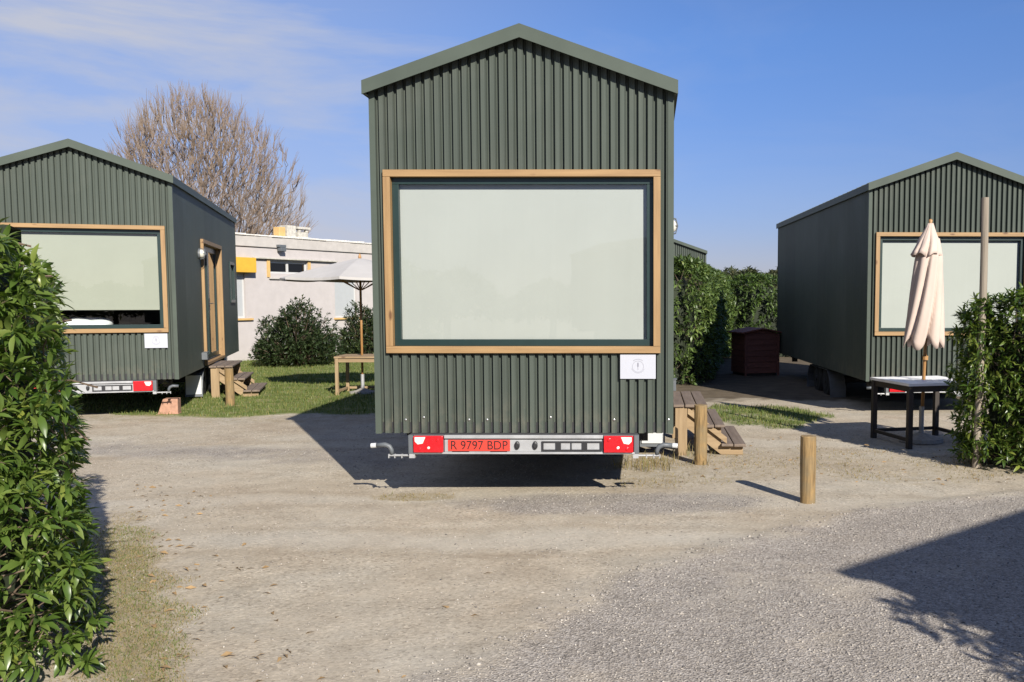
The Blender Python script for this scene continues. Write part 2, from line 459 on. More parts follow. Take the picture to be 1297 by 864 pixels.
def ground_mat():
    m, t, p = newmat('ground_mix')
    v = coords(t)
    def att(n):
        a = t.nodes.new('ShaderNodeAttribute'); a.attribute_name = n; return a.outputs['Fac']
    big = noise(t, v, 0.55, 5, 0.6); mid = noise(t, v, 3.2, 6, 0.62); fine = noise(t, v, 38, 4, 0.7); vfine = noise(t, v, 150, 2, 0.7)
    streak = noise(t, coords(t, (0.8, 0.8, 1), (0, 0, math.radians(-20))), 0.8, 8, 0.66)
    # sandy dirt
    d = ramp(t, [(0.30, (0.355, 0.296, 0.222)), (0.5, (0.404, 0.355, 0.280)), (0.70, (0.425, 0.392, 0.328))]); t.links.new(streak, d.inputs[0])
    d2 = ramp(t, [(0.3, (0.84, 0.83, 0.82)), (0.65, (1.06, 1.05, 1.04))]); t.links.new(mid, d2.inputs[0])
    dirt = mixc(t, 1.0, d.outputs[0], d2.outputs[0], 'MULTIPLY')
    sp = ramp(t, [(0.30, (0.62, 0.60, 0.58)), (0.46, (1, 1, 1)), (0.64, (1, 1, 1)), (0.76, (1.35, 1.33, 1.3))]); t.links.new(fine, sp.inputs[0])
    dirt = mixc(t, 0.55, dirt, sp.outputs[0], 'MULTIPLY')
    g1 = N(t, 'ShaderNodeTexVoronoi', Scale=62.0); t.links.new(v, g1.inputs['Vector'])
    s1 = t.nodes.new('ShaderNodeSeparateColor'); t.links.new(g1.outputs['Color'], s1.inputs[0])
    grain = ramp(t, [(0.0, (0.58, 0.56, 0.54)), (0.14, (0.86, 0.85, 0.84)), (0.6, (1.03, 1.03, 1.02)), (0.9, (1.14, 1.13, 1.12)), (1.0, (1.42, 1.40, 1.37))]); t.links.new(s1.outputs[0], grain.inputs[0])
    gsel = ramp(t, [(0.35, (0.35, 0.35, 0.35)), (0.65, (1, 1, 1))]); t.links.new(noise(t, v, 1.1, 6, 0.65), gsel.inputs[0])
    dirt = mixc(t, gsel.outputs[0], dirt, mixc(t, 1.0, dirt, grain.outputs[0], 'MULTIPLY'))
    sp2 = t.nodes.new('ShaderNodeSeparateXYZ'); t.links.new(v, sp2.inputs[0])
    wob = mth(t, 'MULTIPLY', noise(t, v, 0.5, 3, 0.5), 1.2)
    for k_, (off, amp) in enumerate(((6.05, 0.9), (7.45, 0.7), (10.6, 0.8))):
        curve = mth(t, 'ADD', mth(t, 'MULTIPLY_ADD', mth(t, 'POWER', mth(t, 'ADD', sp2.outputs[0], 1.0), 2.0), -0.035, off), wob)
        dist = mth(t, 'ABSOLUTE', mth(t, 'SUBTRACT', sp2.outputs[1], curve))
        band = N(t, 'ShaderNodeMapRange', _interpolation_type='SMOOTHSTEP'); band.inputs['From Min'].default_value = 0.30; band.inputs['From Max'].default_value = 0.05
        t.links.new(dist, band.inputs[0])
        lip = mth(t, 'MULTIPLY', mth(t, 'SUBTRACT', 1.0, mth(t, 'MINIMUM', mth(t, 'MULTIPLY', mth(t, 'ABSOLUTE', mth(t, 'SUBTRACT', dist, 0.33)), 9.0), 1.0)), mid)
        dirt = mixc(t, mth(t, 'MULTIPLY', band.outputs[0], 0.35 * amp), dirt, (0.455, 0.425, 0.365))
        dirt = mixc(t, mth(t, 'MULTIPLY', lip, 0.55 * amp), dirt, (0.235, 0.185, 0.128))
    # damp / organic stains
    st = ramp(t, [(0.60, (1, 1, 1)), (0.72, (0.74, 0.70, 0.66))]); t.links.new(noise(t, coords(t, (0.55, 1.2, 1)), 0.9, 7, 0.68), st.inputs[0])
    dirt = mixc(t, 0.85, dirt, st.outputs[0], 'MULTIPLY')
    # grey gravel: crushed stone cells
    vo = N(t, 'ShaderNodeTexVoronoi', Scale=85.0); t.links.new(v, vo.inputs['Vector'])
    g = ramp(t, [(0.0, (0.165, 0.147, 0.130)), (0.35, (0.275, 0.247, 0.217)), (0.75, (0.345, 0.312, 0.276)), (1.0, (0.43, 0.40, 0.36))])
    sc = t.nodes.new('ShaderNodeSeparateColor'); t.links.new(vo.outputs['Color'], sc.inputs[0]); t.links.new(sc.outputs[0], g.inputs[0])
    gb = ramp(t, [(0.3, (0.84, 0.83, 0.82)), (0.7, (1.08, 1.07, 1.06))]); t.links.new(mid, gb.inputs[0])
    grav = mixc(t, 1.0, g.outputs[0], gb.outputs[0], 'MULTIPLY')
    # wobble every mask with noise so the edges break up
    def broken(a, k, lo, hi, n):
        s = mth(t, 'MULTIPLY_ADD', n, k, mth(t, 'SUBTRACT', a, k * 0.5))
        mr = N(t, 'ShaderNodeMapRange', _interpolation_type='SMOOTHSTEP'); mr.inputs['From Min'].default_value = lo; mr.inputs['From Max'].default_value = hi
        t.links.new(s, mr.inputs[0]); return mr.outputs[0]
    gm = mth(t, 'MULTIPLY', broken(att('gravel'), 1.9, 0.15, 0.85, noise(t, v, 1.4, 8, 0.72)), 0.9)
    spare = broken(big, 0.9, 0.5, 0.95, fine)             # loose grit over the dirt
    gm2 = mth(t, 'MAXIMUM', gm, mth(t, 'MULTIPLY', spare, 0.28))
    c = mixc(t, gm2, dirt, grav)
    so = ramp(t, [(0.3, (0.075, 0.06, 0.042)), (0.7, (0.15, 0.118, 0.082))]); t.links.new(mid, so.inputs[0])  # earth brown, kept dark to deepen the shaded ground
    c = mixc(t, broken(att('soil_shade'), 0.8, 0.2, 0.8, mid), c, so.outputs[0])
    dry = ramp(t, [(0.3, (0.17, 0.13, 0.065)), (0.6, (0.30, 0.235, 0.125)), (0.8, (0.21, 0.19, 0.075))]); t.links.new(noise(t, v, 11, 6, 0.65), dry.inputs[0])
    dm = broken(att('dry'), 1.3, 0.3, 0.95, noise(t, v, 7, 6, 0.7))
    c = mixc(t, mth(t, 'MULTIPLY', dm, 0.8), c, dry.outputs[0])
    lw = ramp(t, [(0.30, (0.085, 0.112, 0.030)), (0.5, (0.135, 0.16, 0.048)), (0.68, (0.27, 0.235, 0.12))]); t.links.new(noise(t, v, 2.4, 6, 0.62), lw.inputs[0])
    lm = broken(att('lawn'), 1.4, 0.2, 0.85, noise(t, v, 3, 7, 0.72))
    c = mixc(t, lm, c, lw.outputs[0])
    t.links.new(c, p.inputs['Base Color']); p.inputs['Roughness'].default_value = 0.95
    p.inputs['Specular IOR Level'].default_value = 0.15
    hh = mth(t, 'ADD', mth(t, 'MULTIPLY', vo.outputs['Distance'], mth(t, 'MULTIPLY_ADD', gm2, 0.9, 0.12)), mth(t, 'ADD', mth(t, 'MULTIPLY', fine, 0.5), mth(t, 'MULTIPLY', mid, 1.2)))
    bump(t, p, hh, 0.6, 0.012)
ground_mat()
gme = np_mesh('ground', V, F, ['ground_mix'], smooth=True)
for nm, fn in (('lawn', lawn_mask), ('dry', dry_mask), ('gravel', gravel_mask), ('soil_shade', soil_shade_mask)):
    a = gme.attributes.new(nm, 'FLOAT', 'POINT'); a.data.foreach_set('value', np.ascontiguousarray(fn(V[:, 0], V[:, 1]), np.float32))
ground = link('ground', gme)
ground['kind'] = 'structure'

# ------------------------------------------------------------------ the tiny houses
ZB = 0.55; HW = 1.25; LEN = 7.50
Z_EAVE, Z_RIDGE, EHW = ZB + 2.8915, ZB + 3.3413, 1.285
SL = (Z_RIDGE - Z_EAVE) / EHW
PITCH = 0.0763
PROF = [(0.0, 0.0), (0.003, -0.0005), (0.009, 0.0035), (0.036, 0.0035), (0.040, 0.0005), (0.0445, 0.0), (0.0485, 0.036), (0.0670, 0.036), (0.0763, 0.0)]
def corrugated(mb, a0, a1, zlo, ztop, holes, place, extra=(), flat=1.0):
    place0 = place
    place = lambda a, d, z: place0(a, d * flat, z)
    br = []
    n = int(math.ceil((a1 - a0) / PITCH))
    for i in range(n):
        for (u, d) in PROF[:-1]:
            a = a0 + i * PITCH + u
            if a <= a1: br.append((a, d))
    def depth(a):
        u = (a - a0) % PITCH
        for (u0, d0), (u1, d1) in zip(PROF, PROF[1:]):
            if u0 <= u <= u1: return d0 + (d1 - d0) * (u - u0) / (u1 - u0)
        return 0
    cuts = [a1] + [h[0] for h in holes] + [h[1] for h in holes] + list(extra)
    br += [(c, depth(c)) for c in cuts if a0 < c <= a1]
    br.sort()
    for (u0, d0), (u1, d1) in zip(br, br[1:]):
        if u1 - u0 < 1e-6: continue
        mid = (u0 + u1) / 2
        spans = [((zlo, zlo), (ztop(u0), ztop(u1)))]
        for (h0, h1, k0, k1) in holes:
            if h0 < mid < h1:
                spans = [((zlo, zlo), (k0, k0)), ((k1, k1), (ztop(u0), ztop(u1)))]
                break
        for (b0, b1), (t0, t1) in spans:
            mb.face([place(u0, d0, b0), place(u1, d1, b1), place(u1, d1, t1), place(u0, d0, t0)])
WX, WT, WBt = 1.1436, ZB + 2.19, ZB + 0.677      # outer edge of the timber window frame
DOOR = (2.50, 4.85, ZB + 0.02, ZB + 2.16)
SIDEWIN = (6.28, 7.05, ZB + 1.07, ZB + 1.92)
HM = {}
def house_meshes():
    def add(key, name, mb, mats, bevel=0, smooth=False, parent=None):
        HM[key] = (name, mb.mesh(name, [mats] if isinstance(mats, str) else mats), bevel, smooth, parent)
    under = lambda x: Z_RIDGE - 0.055 - SL * abs(x)
    e = 0.035
    mb = MB(); corrugated(mb, -HW, HW, ZB, under, [(-WX + e, WX - e, WBt + e, WT - e)], lambda a, d, z: (a, d, z), (0,)); add('wf', 'front_wall', mb, 'green_sheet')
    mb = MB(); corrugated(mb, -HW, HW, ZB, under, [], lambda a, d, z: (-a, LEN - d, z), (0,)); add('wb', 'back_wall', mb, 'green_sheet')
    zt = lambda a: under(HW)
    mb = MB(); corrugated(mb, 0.0, LEN, ZB, zt, [(DOOR[0] + e, DOOR[1] - e, DOOR[2] + e, DOOR[3] - e), (SIDEWIN[0] + e, SIDEWIN[1] - e, SIDEWIN[2] + e, SIDEWIN[3] - e)], lambda a, d, z: (HW - d, a, z), (), 0.03); add('wr', 'side_wall', mb, 'green_sheet')
    mb = MB(); corrugated(mb, 0.0, LEN, ZB, zt, [], lambda a, d, z: (-HW + d, LEN - a, z), (), 0.03); add('wl', 'side_wall', mb, 'green_sheet')
    for sx_ in (-1, 1):                                 # folded corner flashings
        for yy, sy in ((0, 1), (LEN, -1)):
            mb = MB()
            x0, x1 = sorted((sx_ * (HW + 0.004), sx_ * (HW - 0.045)))
            mb.box(x0, x1, *sorted((yy - sy * 0.004, yy - sy * 0.0015)), ZB - 0.003, under(HW) + 0.012)
            x0, x1 = sorted((sx_ * (HW + 0.004), sx_ * (HW + 0.0015)))
            mb.box(x0, x1, *sorted((yy - sy * 0.0015, yy + sy * 0.045)), ZB - 0.003, under(HW) - 0.002)
            add('ct%d%d' % (sx_, sy), 'corner_trim', mb, 'green_trim')
    for s in (-1, 1):                                   # roof slopes with standing ribs, verge fascias, eave flashings
        mb = MB()
        poly = [(0, Z_RIDGE), (0, Z_RIDGE - 0.05), (s * (EHW - 0.012), Z_EAVE - 0.05 + 0.004), (s * (EHW - 0.012), Z_EAVE + 0.004)]
        if s > 0: poly = poly[::-1]
        mb.prism(poly, 'y', -0.076, LEN + 0.040)
        for k in range(26):
            y0 = 0.1 + k * 0.29
            pr = [(s * 0.06, Z_RIDGE - SL * 0.06 - 0.002), (s * (EHW - 0.03), Z_RIDGE - SL * (EHW - 0.03) - 0.002), (s * (EHW - 0.03), Z_RIDGE - SL * (EHW - 0.03) + 0.012), (s * 0.06, Z_RIDGE - SL * 0.06 + 0.012)]
            mb.prism(pr if s > 0 else pr[::-1], 'y', y0, y0 + 0.03)
        add('roof%d' % s, 'roof_slope', mb, 'roof_sheet')
        for yy, key in ((-0.090, 'f'), (LEN + 0.0415, 'b')):
            mb = MB(); h = 0.104
            poly = [(0, Z_RIDGE + 0.006), (0, Z_RIDGE - h), (s * EHW, Z_EAVE - h), (s * EHW, Z_EAVE + 0.006)]
            if s > 0: poly = poly[::-1]
            mb.prism(poly, 'y', yy, yy + 0.0135); add('fa%d%s' % (s, key), 'verge_fascia', mb, 'green_trim')
        mb = MB()
        mb.box(*sorted((s * (EHW - 0.011), s * (EHW - 0.001))), -0.0764, LEN + 0.0405, Z_EAVE - 0.1, Z_EAVE + 0.002)
        mb.box(*sorted((s * (HW + 0.0045), s * (EHW - 0.0115))), -0.075, LEN + 0.038, Z_EAVE - 0.098, Z_EAVE - 0.092)
        add('ef%d' % s, 'eave_flashing', mb, 'green_trim')
    mb = MB(); mb.prism([(-0.13, Z_RIDGE - SL * 0.13 + 0.002), (0.13, Z_RIDGE - SL * 0.13 + 0.002), (0, Z_RIDGE + 0.005)], 'y', -0.0762, LEN + 0.0412); add('ridge', 'ridge_cap', mb, 'green_trim')
    # floor and inner walls
    mb = MB(); mb.box(-HW + 0.03, HW - 0.03, 0.03, LEN - 0.03, ZB + 0.004, ZB + 0.09); add('floor', 'floor_deck', mb, 'chassis_black')
    mb = MB()
    mb.box(-HW + 0.032, -HW + 0.06, 0.09, LEN - 0.09, ZB + 0.091, Z_EAVE - 0.07)
    mb.box(-HW + 0.06, HW - 0.06, LEN - 0.09, LEN - 0.06, ZB + 0.091, Z_EAVE - 0.07)
    mb.box(-HW + 0.06, HW - 0.06, 2.3, 2.34, ZB + 0.091, Z_EAVE - 0.07)
    add('lining', 'inner_wall', mb, 'interior')
    # front window: four timber boards, dark sash, pane, blind
    tw = 0.058; yf = -0.036
    for key, b, m in (('wt', (-WX, WX, WT - tw, WT), 'pine_x'), ('wbm', (-WX, WX, WBt, WBt + tw), 'pine_x'),
                      ('wl_', (-WX, -WX + tw, WBt + tw, WT - tw), 'pine_z'), ('wr_', (WX - tw, WX, WBt + tw, WT - tw), 'pine_z')):
        mb = MB(); mb.box(b[0], b[1], yf, 0.075, b[2] + 0.0006, b[3] - 0.0006); add('tb_' + key, 'frame_board', mb, m, bevel=0.003, parent='window')
    a, b, c, d = -WX + tw, WX - tw, WBt + tw, WT - tw
    mb = MB(); q = 0.055
    for bb in ((a, b, c, c + q), (a, b, d - q, d), (a, a + q, c + q, d - q), (b - q, b, c + q, d - q)):
        mb.box(bb[0], bb[1], 0.028, 0.074, bb[2], bb[3])
    add('sash', 'window', mb, 'sash_green', bevel=0.003)
    mb = MB(); mb.face([(a + q * .9, 0.046, c + q * .9), (b - q * .9, 0.046, c + q * .9), (b - q * .9, 0.046, d - q * .9), (a + q * .9, 0.046, d - q * .9)]); add('pane', 'pane', mb, 'glass', parent='window')
    for key, zl in (('blind_full', c - 0.01), ('blind_part', ZB + 1.02)):
        mb = MB()
        nseg = 24
        for i in range(nseg):
            x0 = a + 0.012 + (b - a - 0.024) * i / nseg; x1 = a + 0.012 + (b - a - 0.024) * (i + 1) / nseg
            w0 = 0.0016 * math.sin(i * 1.3); w1 = 0.0016 * math.sin((i + 1) * 1.3)
            mb.face([(x0, 0.088 + w0, zl), (x1, 0.088 + w1, zl), (x1, 0.090, d + 0.02), (x0, 0.090, d + 0.02)])
        mb.box(a + 0.012, b - 0.012, 0.083, 0.097, zl - 0.022, zl + 0.0005)
        add(key, 'blind', mb, 'blind_fabric' if key == 'blind_full' else 'blind_fabric_dark', parent='window')
    # door side: timber jambs, two glazed leaves
    y0, y1, z0, z1 = DOOR; t = 0.07
    for key, bb, m in (('j1', (y0, y0 + t, z0, z1 - t), 'pine_z'), ('j2', (y1 - t, y1, z0, z1 - t), 'pine_z'), ('jh', (y0, y1, z1 - t, z1), 'pine_y'), ('js', (y0 + t, y1 - t, z0, z0 + 0.05), 'pine_y')):
        mb = MB(); mb.box(HW - 0.12, HW + 0.045, bb[0], bb[1], bb[2] + 0.0006, bb[3] - 0.0006); add('dj' + key, 'door_jamb', mb, m, bevel=0.004)
    ya, yb = y0 + t, y1 - t; ym = (ya + yb) / 2
    for key, (u0, u1) in (('l1', (ya + 0.004, ym - 0.003)), ('l2', (ym + 0.003, yb - 0.004))):
        mb = MB(); st = 0.095; zz0, zz1 = z0 + 0.052, z1 - t - 0.004
        for bb in ((u0, u0 + st, zz0, zz1), (u1 - st, u1, zz0, zz1), (u0 + st, u1 - st, zz0, zz0 + st), (u0 + st, u1 - st, zz1 - st, zz1)):
            mb.box(HW - 0.105, HW - 0.055, bb[0], bb[1], bb[2], bb[3])
        add('d' + key, 'door_leaf', mb, 'sash_green', bevel=0.003)
        mb = MB(); mb.face([(HW - 0.075, u0 + st * .9, zz0 + st * .9), (HW - 0.075, u1 - st * .9, zz0 + st * .9), (HW - 0.075, u1 - st * .9, zz1 - st * .9), (HW - 0.075, u0 + st * .9, zz1 - st * .9)])
        add('dp' + key, 'door_pane', mb, 'glass', parent='d' + key)
        mb = MB(); hy = u1 - st / 2 if key == 'l1' else u0 + st / 2
        mb.box(HW - 0.0545, HW - 0.047, hy - 0.018, hy + 0.018, z0 + 0.92, z0 + 1.14)
        mb.tube([(HW - 0.047, hy, z0 + 1.05), (HW - 0.01, hy, z0 + 1.05), (HW - 0.01, hy + (-0.11 if key == 'l1' else 0.11), z0 + 1.05)], 0.009, 6)
        add('dh' + key, 'door_handle', mb, 'black_plastic', parent='d' + key)
    y0, y1, z0, z1 = SIDEWIN
    mb = MB(); q = 0.06
    for bb in ((y0, y1, z0, z0 + q), (y0, y1, z1 - q, z1), (y0, y0 + q, z0 + q, z1 - q), (y1 - q, y1, z0 + q, z1 - q)):
        mb.box(HW - 0.06, HW + 0.02, bb[0], bb[1], bb[2], bb[3])
    add('sw', 'side_window', mb, 'sash_green', bevel=0.003)
    mb = MB(); mb.face([(HW - 0.02, y0 + .05, z0 + .05), (HW - 0.02, y1 - .05, z0 + .05), (HW - 0.02, y1 - .05, z1 - .05), (HW - 0.02, y0 + .05, z1 - .05)]); add('swp', 'side_window_pane', mb, 'glass', parent='sw')
    # bulkhead lamp by the door, and a weatherproof socket
    mb = MB(); ly, lz = 2.26, ZB + 1.90
    mb.tube([(HW, ly, lz), (HW + 0.03, ly, lz)], [0.085, 0.085], 16)
    for k in range(3):
        yy = ly + (k - 1) * 0.05
        mb.tube([(HW + 0.028, yy, lz - 0.09), (HW + 0.085, yy, lz - 0.075), (HW + 0.105, yy, lz), (HW + 0.085, yy, lz + 0.075), (HW + 0.028, yy, lz + 0.09)], 0.005, 5)
    mb.tube([(HW + 0.028, ly - 0.07, lz), (HW + 0.085, ly - 0.055, lz), (HW + 0.106, ly, lz), (HW + 0.085, ly + 0.055, lz), (HW + 0.028, ly + 0.07, lz)], 0.005, 5)
    add('lamp', 'wall_lamp', mb, 'grey_plastic')
    mb = MB(); mb.tube([(HW + 0.030, ly, lz), (HW + 0.06, ly, lz), (HW + 0.085, ly, lz), (HW + 0.097, ly, lz)], [0.078, 0.073, 0.05, 0.012], 14); add('globe', 'lamp_glass', mb, 'lamp_globe', smooth=True, parent='lamp')
    mb = MB(); mb.box(HW + 0.0005, HW + 0.09, 2.18, 2.30, ZB + 0.14, ZB + 0.26); mb.box(HW + 0.02, HW + 0.10, 2.17, 2.31, ZB + 0.262, ZB + 0.272); add('socket', 'socket_box', mb, 'grey_plastic', bevel=0.005)
    # trailer underneath
    for s in (-1, 1):
        mb = MB(); mb.box(*sorted((s * 0.62, s * 0.70)), 0.05, LEN - 0.1, ZB - 0.12, ZB + 0.003); add('beam%d' % s, 'chassis_beam', mb, 'chassis_black')
    mb = MB(); mb.box(-0.955, 0.955, 0.0, 0.045, ZB - 0.165, ZB + 0.003); add('cross', 'sun_block_beam', mb, 'chassis_black')  # added beam, stops sun leaking between bumper and floor
    for k, yy in enumerate((2.98, 3.70)):
        mb = MB(); mb.tube([(-0.95, yy, 0.30), (0.95, yy, 0.30)], 0.04, 8); mb.box(-0.6, 0.6, yy - 0.04, yy + 0.04, 0.33, ZB - 0.002); add('axle%d' % k, 'axle', mb, 'chassis_black')
        for s in (-1, 1):
            mb = MB()
            mb.tube([(s * 0.96, yy, 0.30), (s * 0.965, yy, 0.30), (s * 1.00, yy, 0.30), (s * 1.13, yy, 0.30), (s * 1.165, yy, 0.30), (s * 1.17, yy, 0.30)], [0.17, 0.26, 0.30, 0.30, 0.26, 0.17], 24)
            add('wh%d%d' % (k, s), 'wheel', mb, 'tyre', smooth=False)
            mb = MB(); mb.tube([(s * 1.171, yy, 0.30), (s * 1.176, yy, 0.30), (s * 1.160, yy, 0.30), (s * 1.190, yy, 0.30)], [0.172, 0.165, 0.06, 0.05], 20); add('rim%d%d' % (k, s), 'rim', mb, 'chassis_black', parent='wh%d%d' % (k, s))
    for s in (-1, 1):
        mb = MB(); arc = [(2.36, 0.06), (2.37, 0.20), (2.42, 0.34), (2.52, 0.46), (2.66, 0.525), (4.02, 0.525), (4.16, 0.46), (4.26, 0.34), (4.31, 0.20), (4.32, 0.06)]
        for (p0, p1) in zip(arc, arc[1:]):
            d = Vector((p1[0] - p0[0], p1[1] - p0[1])).normalized(); nn = Vector((d.y, -d.x)) * 0.012
            poly = [p0, p1, (p1[0] + nn.x, p1[1] + nn.y), (p0[0] + nn.x, p0[1] + nn.y)]
            mb.prism(poly, 'x', *sorted((s * 0.95, s * 1.225)))
        add('mud%d' % s, 'mudguard', mb, 'grey_plastic')
        if s > 0: mb = MB(); mb.box(*sorted((s * 0.97, s * 1.21)), 2.345, 2.352, 0.10, 0.42); add('flap%d' % s, 'mud_flap', mb, 'white_plastic', parent='mud%d' % s)
        # corner steadies and their cranks
        for yy, sy in ((0.10, 1), (LEN - 0.10, -1)):
            mb = MB(); mb.tube([(s * 0.98, yy + 0.1 * sy, ZB - 0.06), (s * 0.98, yy + 0.62 * sy, ZB - 0.10)], 0.025, 8); mb.box(*sorted((s * 0.92, s * 1.04)), *sorted((yy + 0.60 * sy, yy + 0.63 * sy)), ZB - 0.17, ZB - 0.03); mb.box(*sorted((s * 0.93, s * 1.03)), *sorted((yy + 0.04 * sy, yy + 0.16 * sy)), ZB - 0.04, ZB + 0.003)
            add('jack%d%d' % (s, sy), 'corner_steady', mb, 'chassis_black')
        mb = MB(); zc = ZB - 0.185
        mb.tube([(s * 0.94, -0.02, zc), (s * 1.145, -0.02, zc)], 0.009, 8)
        for xx in (1.03, 1.09, 1.14): mb.box(*sorted((s * (xx - 0.004), s * (xx + 0.004))), -0.035, -0.005, zc - 0.022, zc + 0.012)
        mb.box(*sorted((s * 0.915, s * 0.962)), -0.055, 0.03, zc - 0.018, zc + 0.032)
        add('crank%d' % s, 'crank_rod', mb, 'galvanised')
        mb = MB(); mb.tube([(s * 1.115, -0.02, zc + 0.008), (s * 1.118, -0.02, zc + 0.045), (s * 1.135, -0.02, zc + 0.075), (s * 1.17, -0.02, zc + 0.09), (s * 1.245, -0.02, zc + 0.085)], [0.016, 0.019, 0.021, 0.021, 0.019], 10); add('grip%d' % s, 'crank_grip', mb, 'grey_plastic', smooth=True, parent='crank%d' % s)
        mb = MB(); mb.tube([(s * 1.246, -0.02, zc + 0.085), (s * 1.29, -0.02, zc + 0.082)], 0.021, 10); add('gcap%d' % s, 'grip_cap', mb, 'white_plastic', parent='crank%d' % s)
    # bumper bar with tail lights and plate
    zt_, zb_ = ZB - 0.008, ZB - 0.168
    mb = MB()
    mb.box(-0.93, 0.93, -0.062, -0.020, zb_, zb_ + 0.016)
    mb.box(-0.665, 0.665, -0.050, -0.030, zb_ + 0.0165, zt_ - 0.040)
    mb.box(-0.665, 0.665, -0.066, -0.030, zt_ - 0.028, zt_)
    mb.box(-0.665, 0.665, -0.034, -0.020, zt_ - 0.0395, zt_ - 0.0285)
    add('bumper', 'bumper_bar', mb, 'galvanised', bevel=0.003)
    for s in (-1, 1):
        mb = MB(); mb.box(*sorted((s * 0.925, s * 0.965)), -0.06, 0.05, zb_ + 0.004, zt_); mb.box(*sorted((s * 0.668, s * 0.922)), -0.045, -0.015, zb_ + 0.018, zt_); add('lb%d' % s, 'light_bracket', mb, 'grey_plastic')
        zl0, zl1 = zb_ + 0.0175, zt_ - 0.004
        mb = MB()
        mb.box(*sorted((s * 0.672, s * 0.918)), -0.088, -0.0455, zl0, zl1, 0)
        add('tl%d' % s, 'tail_light', mb, ['red_lens'], bevel=0.006)
        mb = MB()
        P = [(s * 0.905, zl1 - 0.008), (s * 0.815, zl1 - 0.008), (s * 0.838, zl1 - 0.062), (s * 0.88, zl1 - 0.070), (s * 0.905, zl1 - 0.045)]
        if s < 0: P = P[::-1]
        mb.prism(P, 'y', -0.094, -0.087)
        add('cl%d' % s, 'reversing_lens', mb, 'clear_lens', bevel=0.002, parent='tl%d' % s)
        for k, (xx, zz, rr) in enumerate(((0.79, zl0 + 0.040, 0.012), (0.715, zl1 - 0.032, 0.017), (0.865, zl0 + 0.032, 0.016))):
            mb = MB(); mb.tube([(s * xx, -0.0875, zz), (s * xx, -0.093, zz), (s * xx, -0.096, zz)], [rr, rr * 0.9, rr * 0.3], 10); add('rf%d%d' % (s, k), 'lens_dome', mb, ('clear_lens', 'red_lens', 'red_lens')[k], smooth=False, parent='tl%d' % s)  # the pale dome is a highlight put in as colour
    for k, xx in enumerate((-0.055, 0.095)):
        mb = MB(); mb.tube([(xx, -0.0505, zb_ + 0.074), (xx, -0.066, zb_ + 0.074), (xx, -0.072, zb_ + 0.074)], [0.028, 0.026, 0.015], 12)
        for i, v in enumerate(mb.v): mb.v[i] = (xx + (v[0] - xx) * 0.8, v[1], zb_ + 0.074 + (v[2] - zb_ - 0.074) * 1.3)
        add('ru%d' % k, 'rubber_buffer', mb, 'black_plastic')
    mb = MB(); f0, f1, g0, g1 = 0.150, 0.655, zb_ + 0.026, zb_ + 0.108
    for bb in ((f0, f1, g0, g0 + 0.012), (f0, f1, g1 - 0.010, g1), (f0, f0 + 0.016, g0 + .012, g1 - .01), (f1 - 0.016, f1, g0 + .012, g1 - .01), (0.268, 0.312, g0 + .012, g1 - .01), (0.394, 0.402, g0 + .012, g1 - .01), (0.488, 0.532, g0 + .012, g1 - .01)):
        mb.box(bb[0], bb[1], -0.062, -0.0505, bb[2], bb[3])
    add('pf', 'plate_frame', mb, 'black_plastic')
    mb = MB(); mb.box(-0.635, -0.115, -0.056, -0.0505, zb_ + 0.024, zb_ + 0.026 + 0.094); add('np', 'number_plate', mb, 'plate_red', bevel=0.004)
    for k, a_ in enumerate((-0.60, -0.28)):
        mb = MB(); mb.box(a_, a_ + 0.14, -0.060, -0.0505, zb_ + 0.018, zb_ + 0.0235); add('ps%d' % k, 'plate_clip', mb, 'black_plastic')
    cu = bpy.data.curves.new('lettering', 'FONT'); cu.body = 'R 9797 BDP'; cu.size = 0.105; cu.align_x = 'CENTER'; cu.align_y = 'CENTER'; cu.extrude = 0.0008; cu.space_character = 1.0
    to = bpy.data.objects.new('lettering', cu); COL.objects.link(to)
    bpy.context.view_layer.update()
    me = bpy.data.meshes.new_from_object(to.evaluated_get(bpy.context.evaluated_depsgraph_get()))
    bpy.data.objects.remove(to)
    xsz = [v.co.x for v in me.vertices]; wid = max(xsz) - min(xsz); k = 0.475 / wid
    me.transform(Matrix.Translation((-0.375, -0.0575, zb_ + 0.071)) @ Matrix.Rotation(math.pi / 2, 4, 'X') @ Matrix.Diagonal((k, 1.0, 1, 1)))
    me.materials.clear(); me.materials.append(MAT['plate_black'])
    HM['txt'] = ('lettering', me, 0, False, 'np')
    for k, xx in enumerate((-1.0, -0.85, -0.47, -0.33, 0.2, 0.72, 1.18)):
        mb = MB(); xx = -HW + round((xx + HW) / PITCH) * PITCH + 0.022; zz = ZB + 0.115 + 0.02 * ((k * 7) % 3 == 1)
        mb.tube([(xx, 0.0025, zz), (xx, -0.005, zz), (xx, -0.007, zz)], [0.009, 0.009, 0.004], 8); HM['scr%d' % k] = ('screw', mb.mesh('screw', ['steel']), 0, False, None)
house_meshes()
def tiny_house(loc, rz, label, blind='blind_full', skip=(), group='green tiny houses on trailers'):
    root = empty('tiny_house', loc, rz)
    tag(root, label, 'tiny house', group)
    objs = {}
    items = sorted(HM.items(), key=lambda kv: kv[1][4] is not None)
    for key, (name, me, bev, sm, par) in items:
        if key.startswith('blind') and key != blind: continue
        if any(key.startswith(s) for s in skip): continue
        p = root if par is None else objs['sash' if par == 'window' else par]
        objs[key] = link(name, me, p, bev, sm)
    return root, objs
def frame_of(x, y, yaw):
    c, s = math.cos(yaw), math.sin(yaw)
    return lambda lx, ly, z=0.0: (x + c * lx - s * ly, y + s * lx + c * ly, z)
H_MID, H_LEFT, H_RIGHT = (-1.0184, 7.8558, -0.0038), (-7.9356, 13.1609, 0.301), (4.5192, 13.917, 0.0365)
far_skip = ('scr', 'rf', 'gcap')
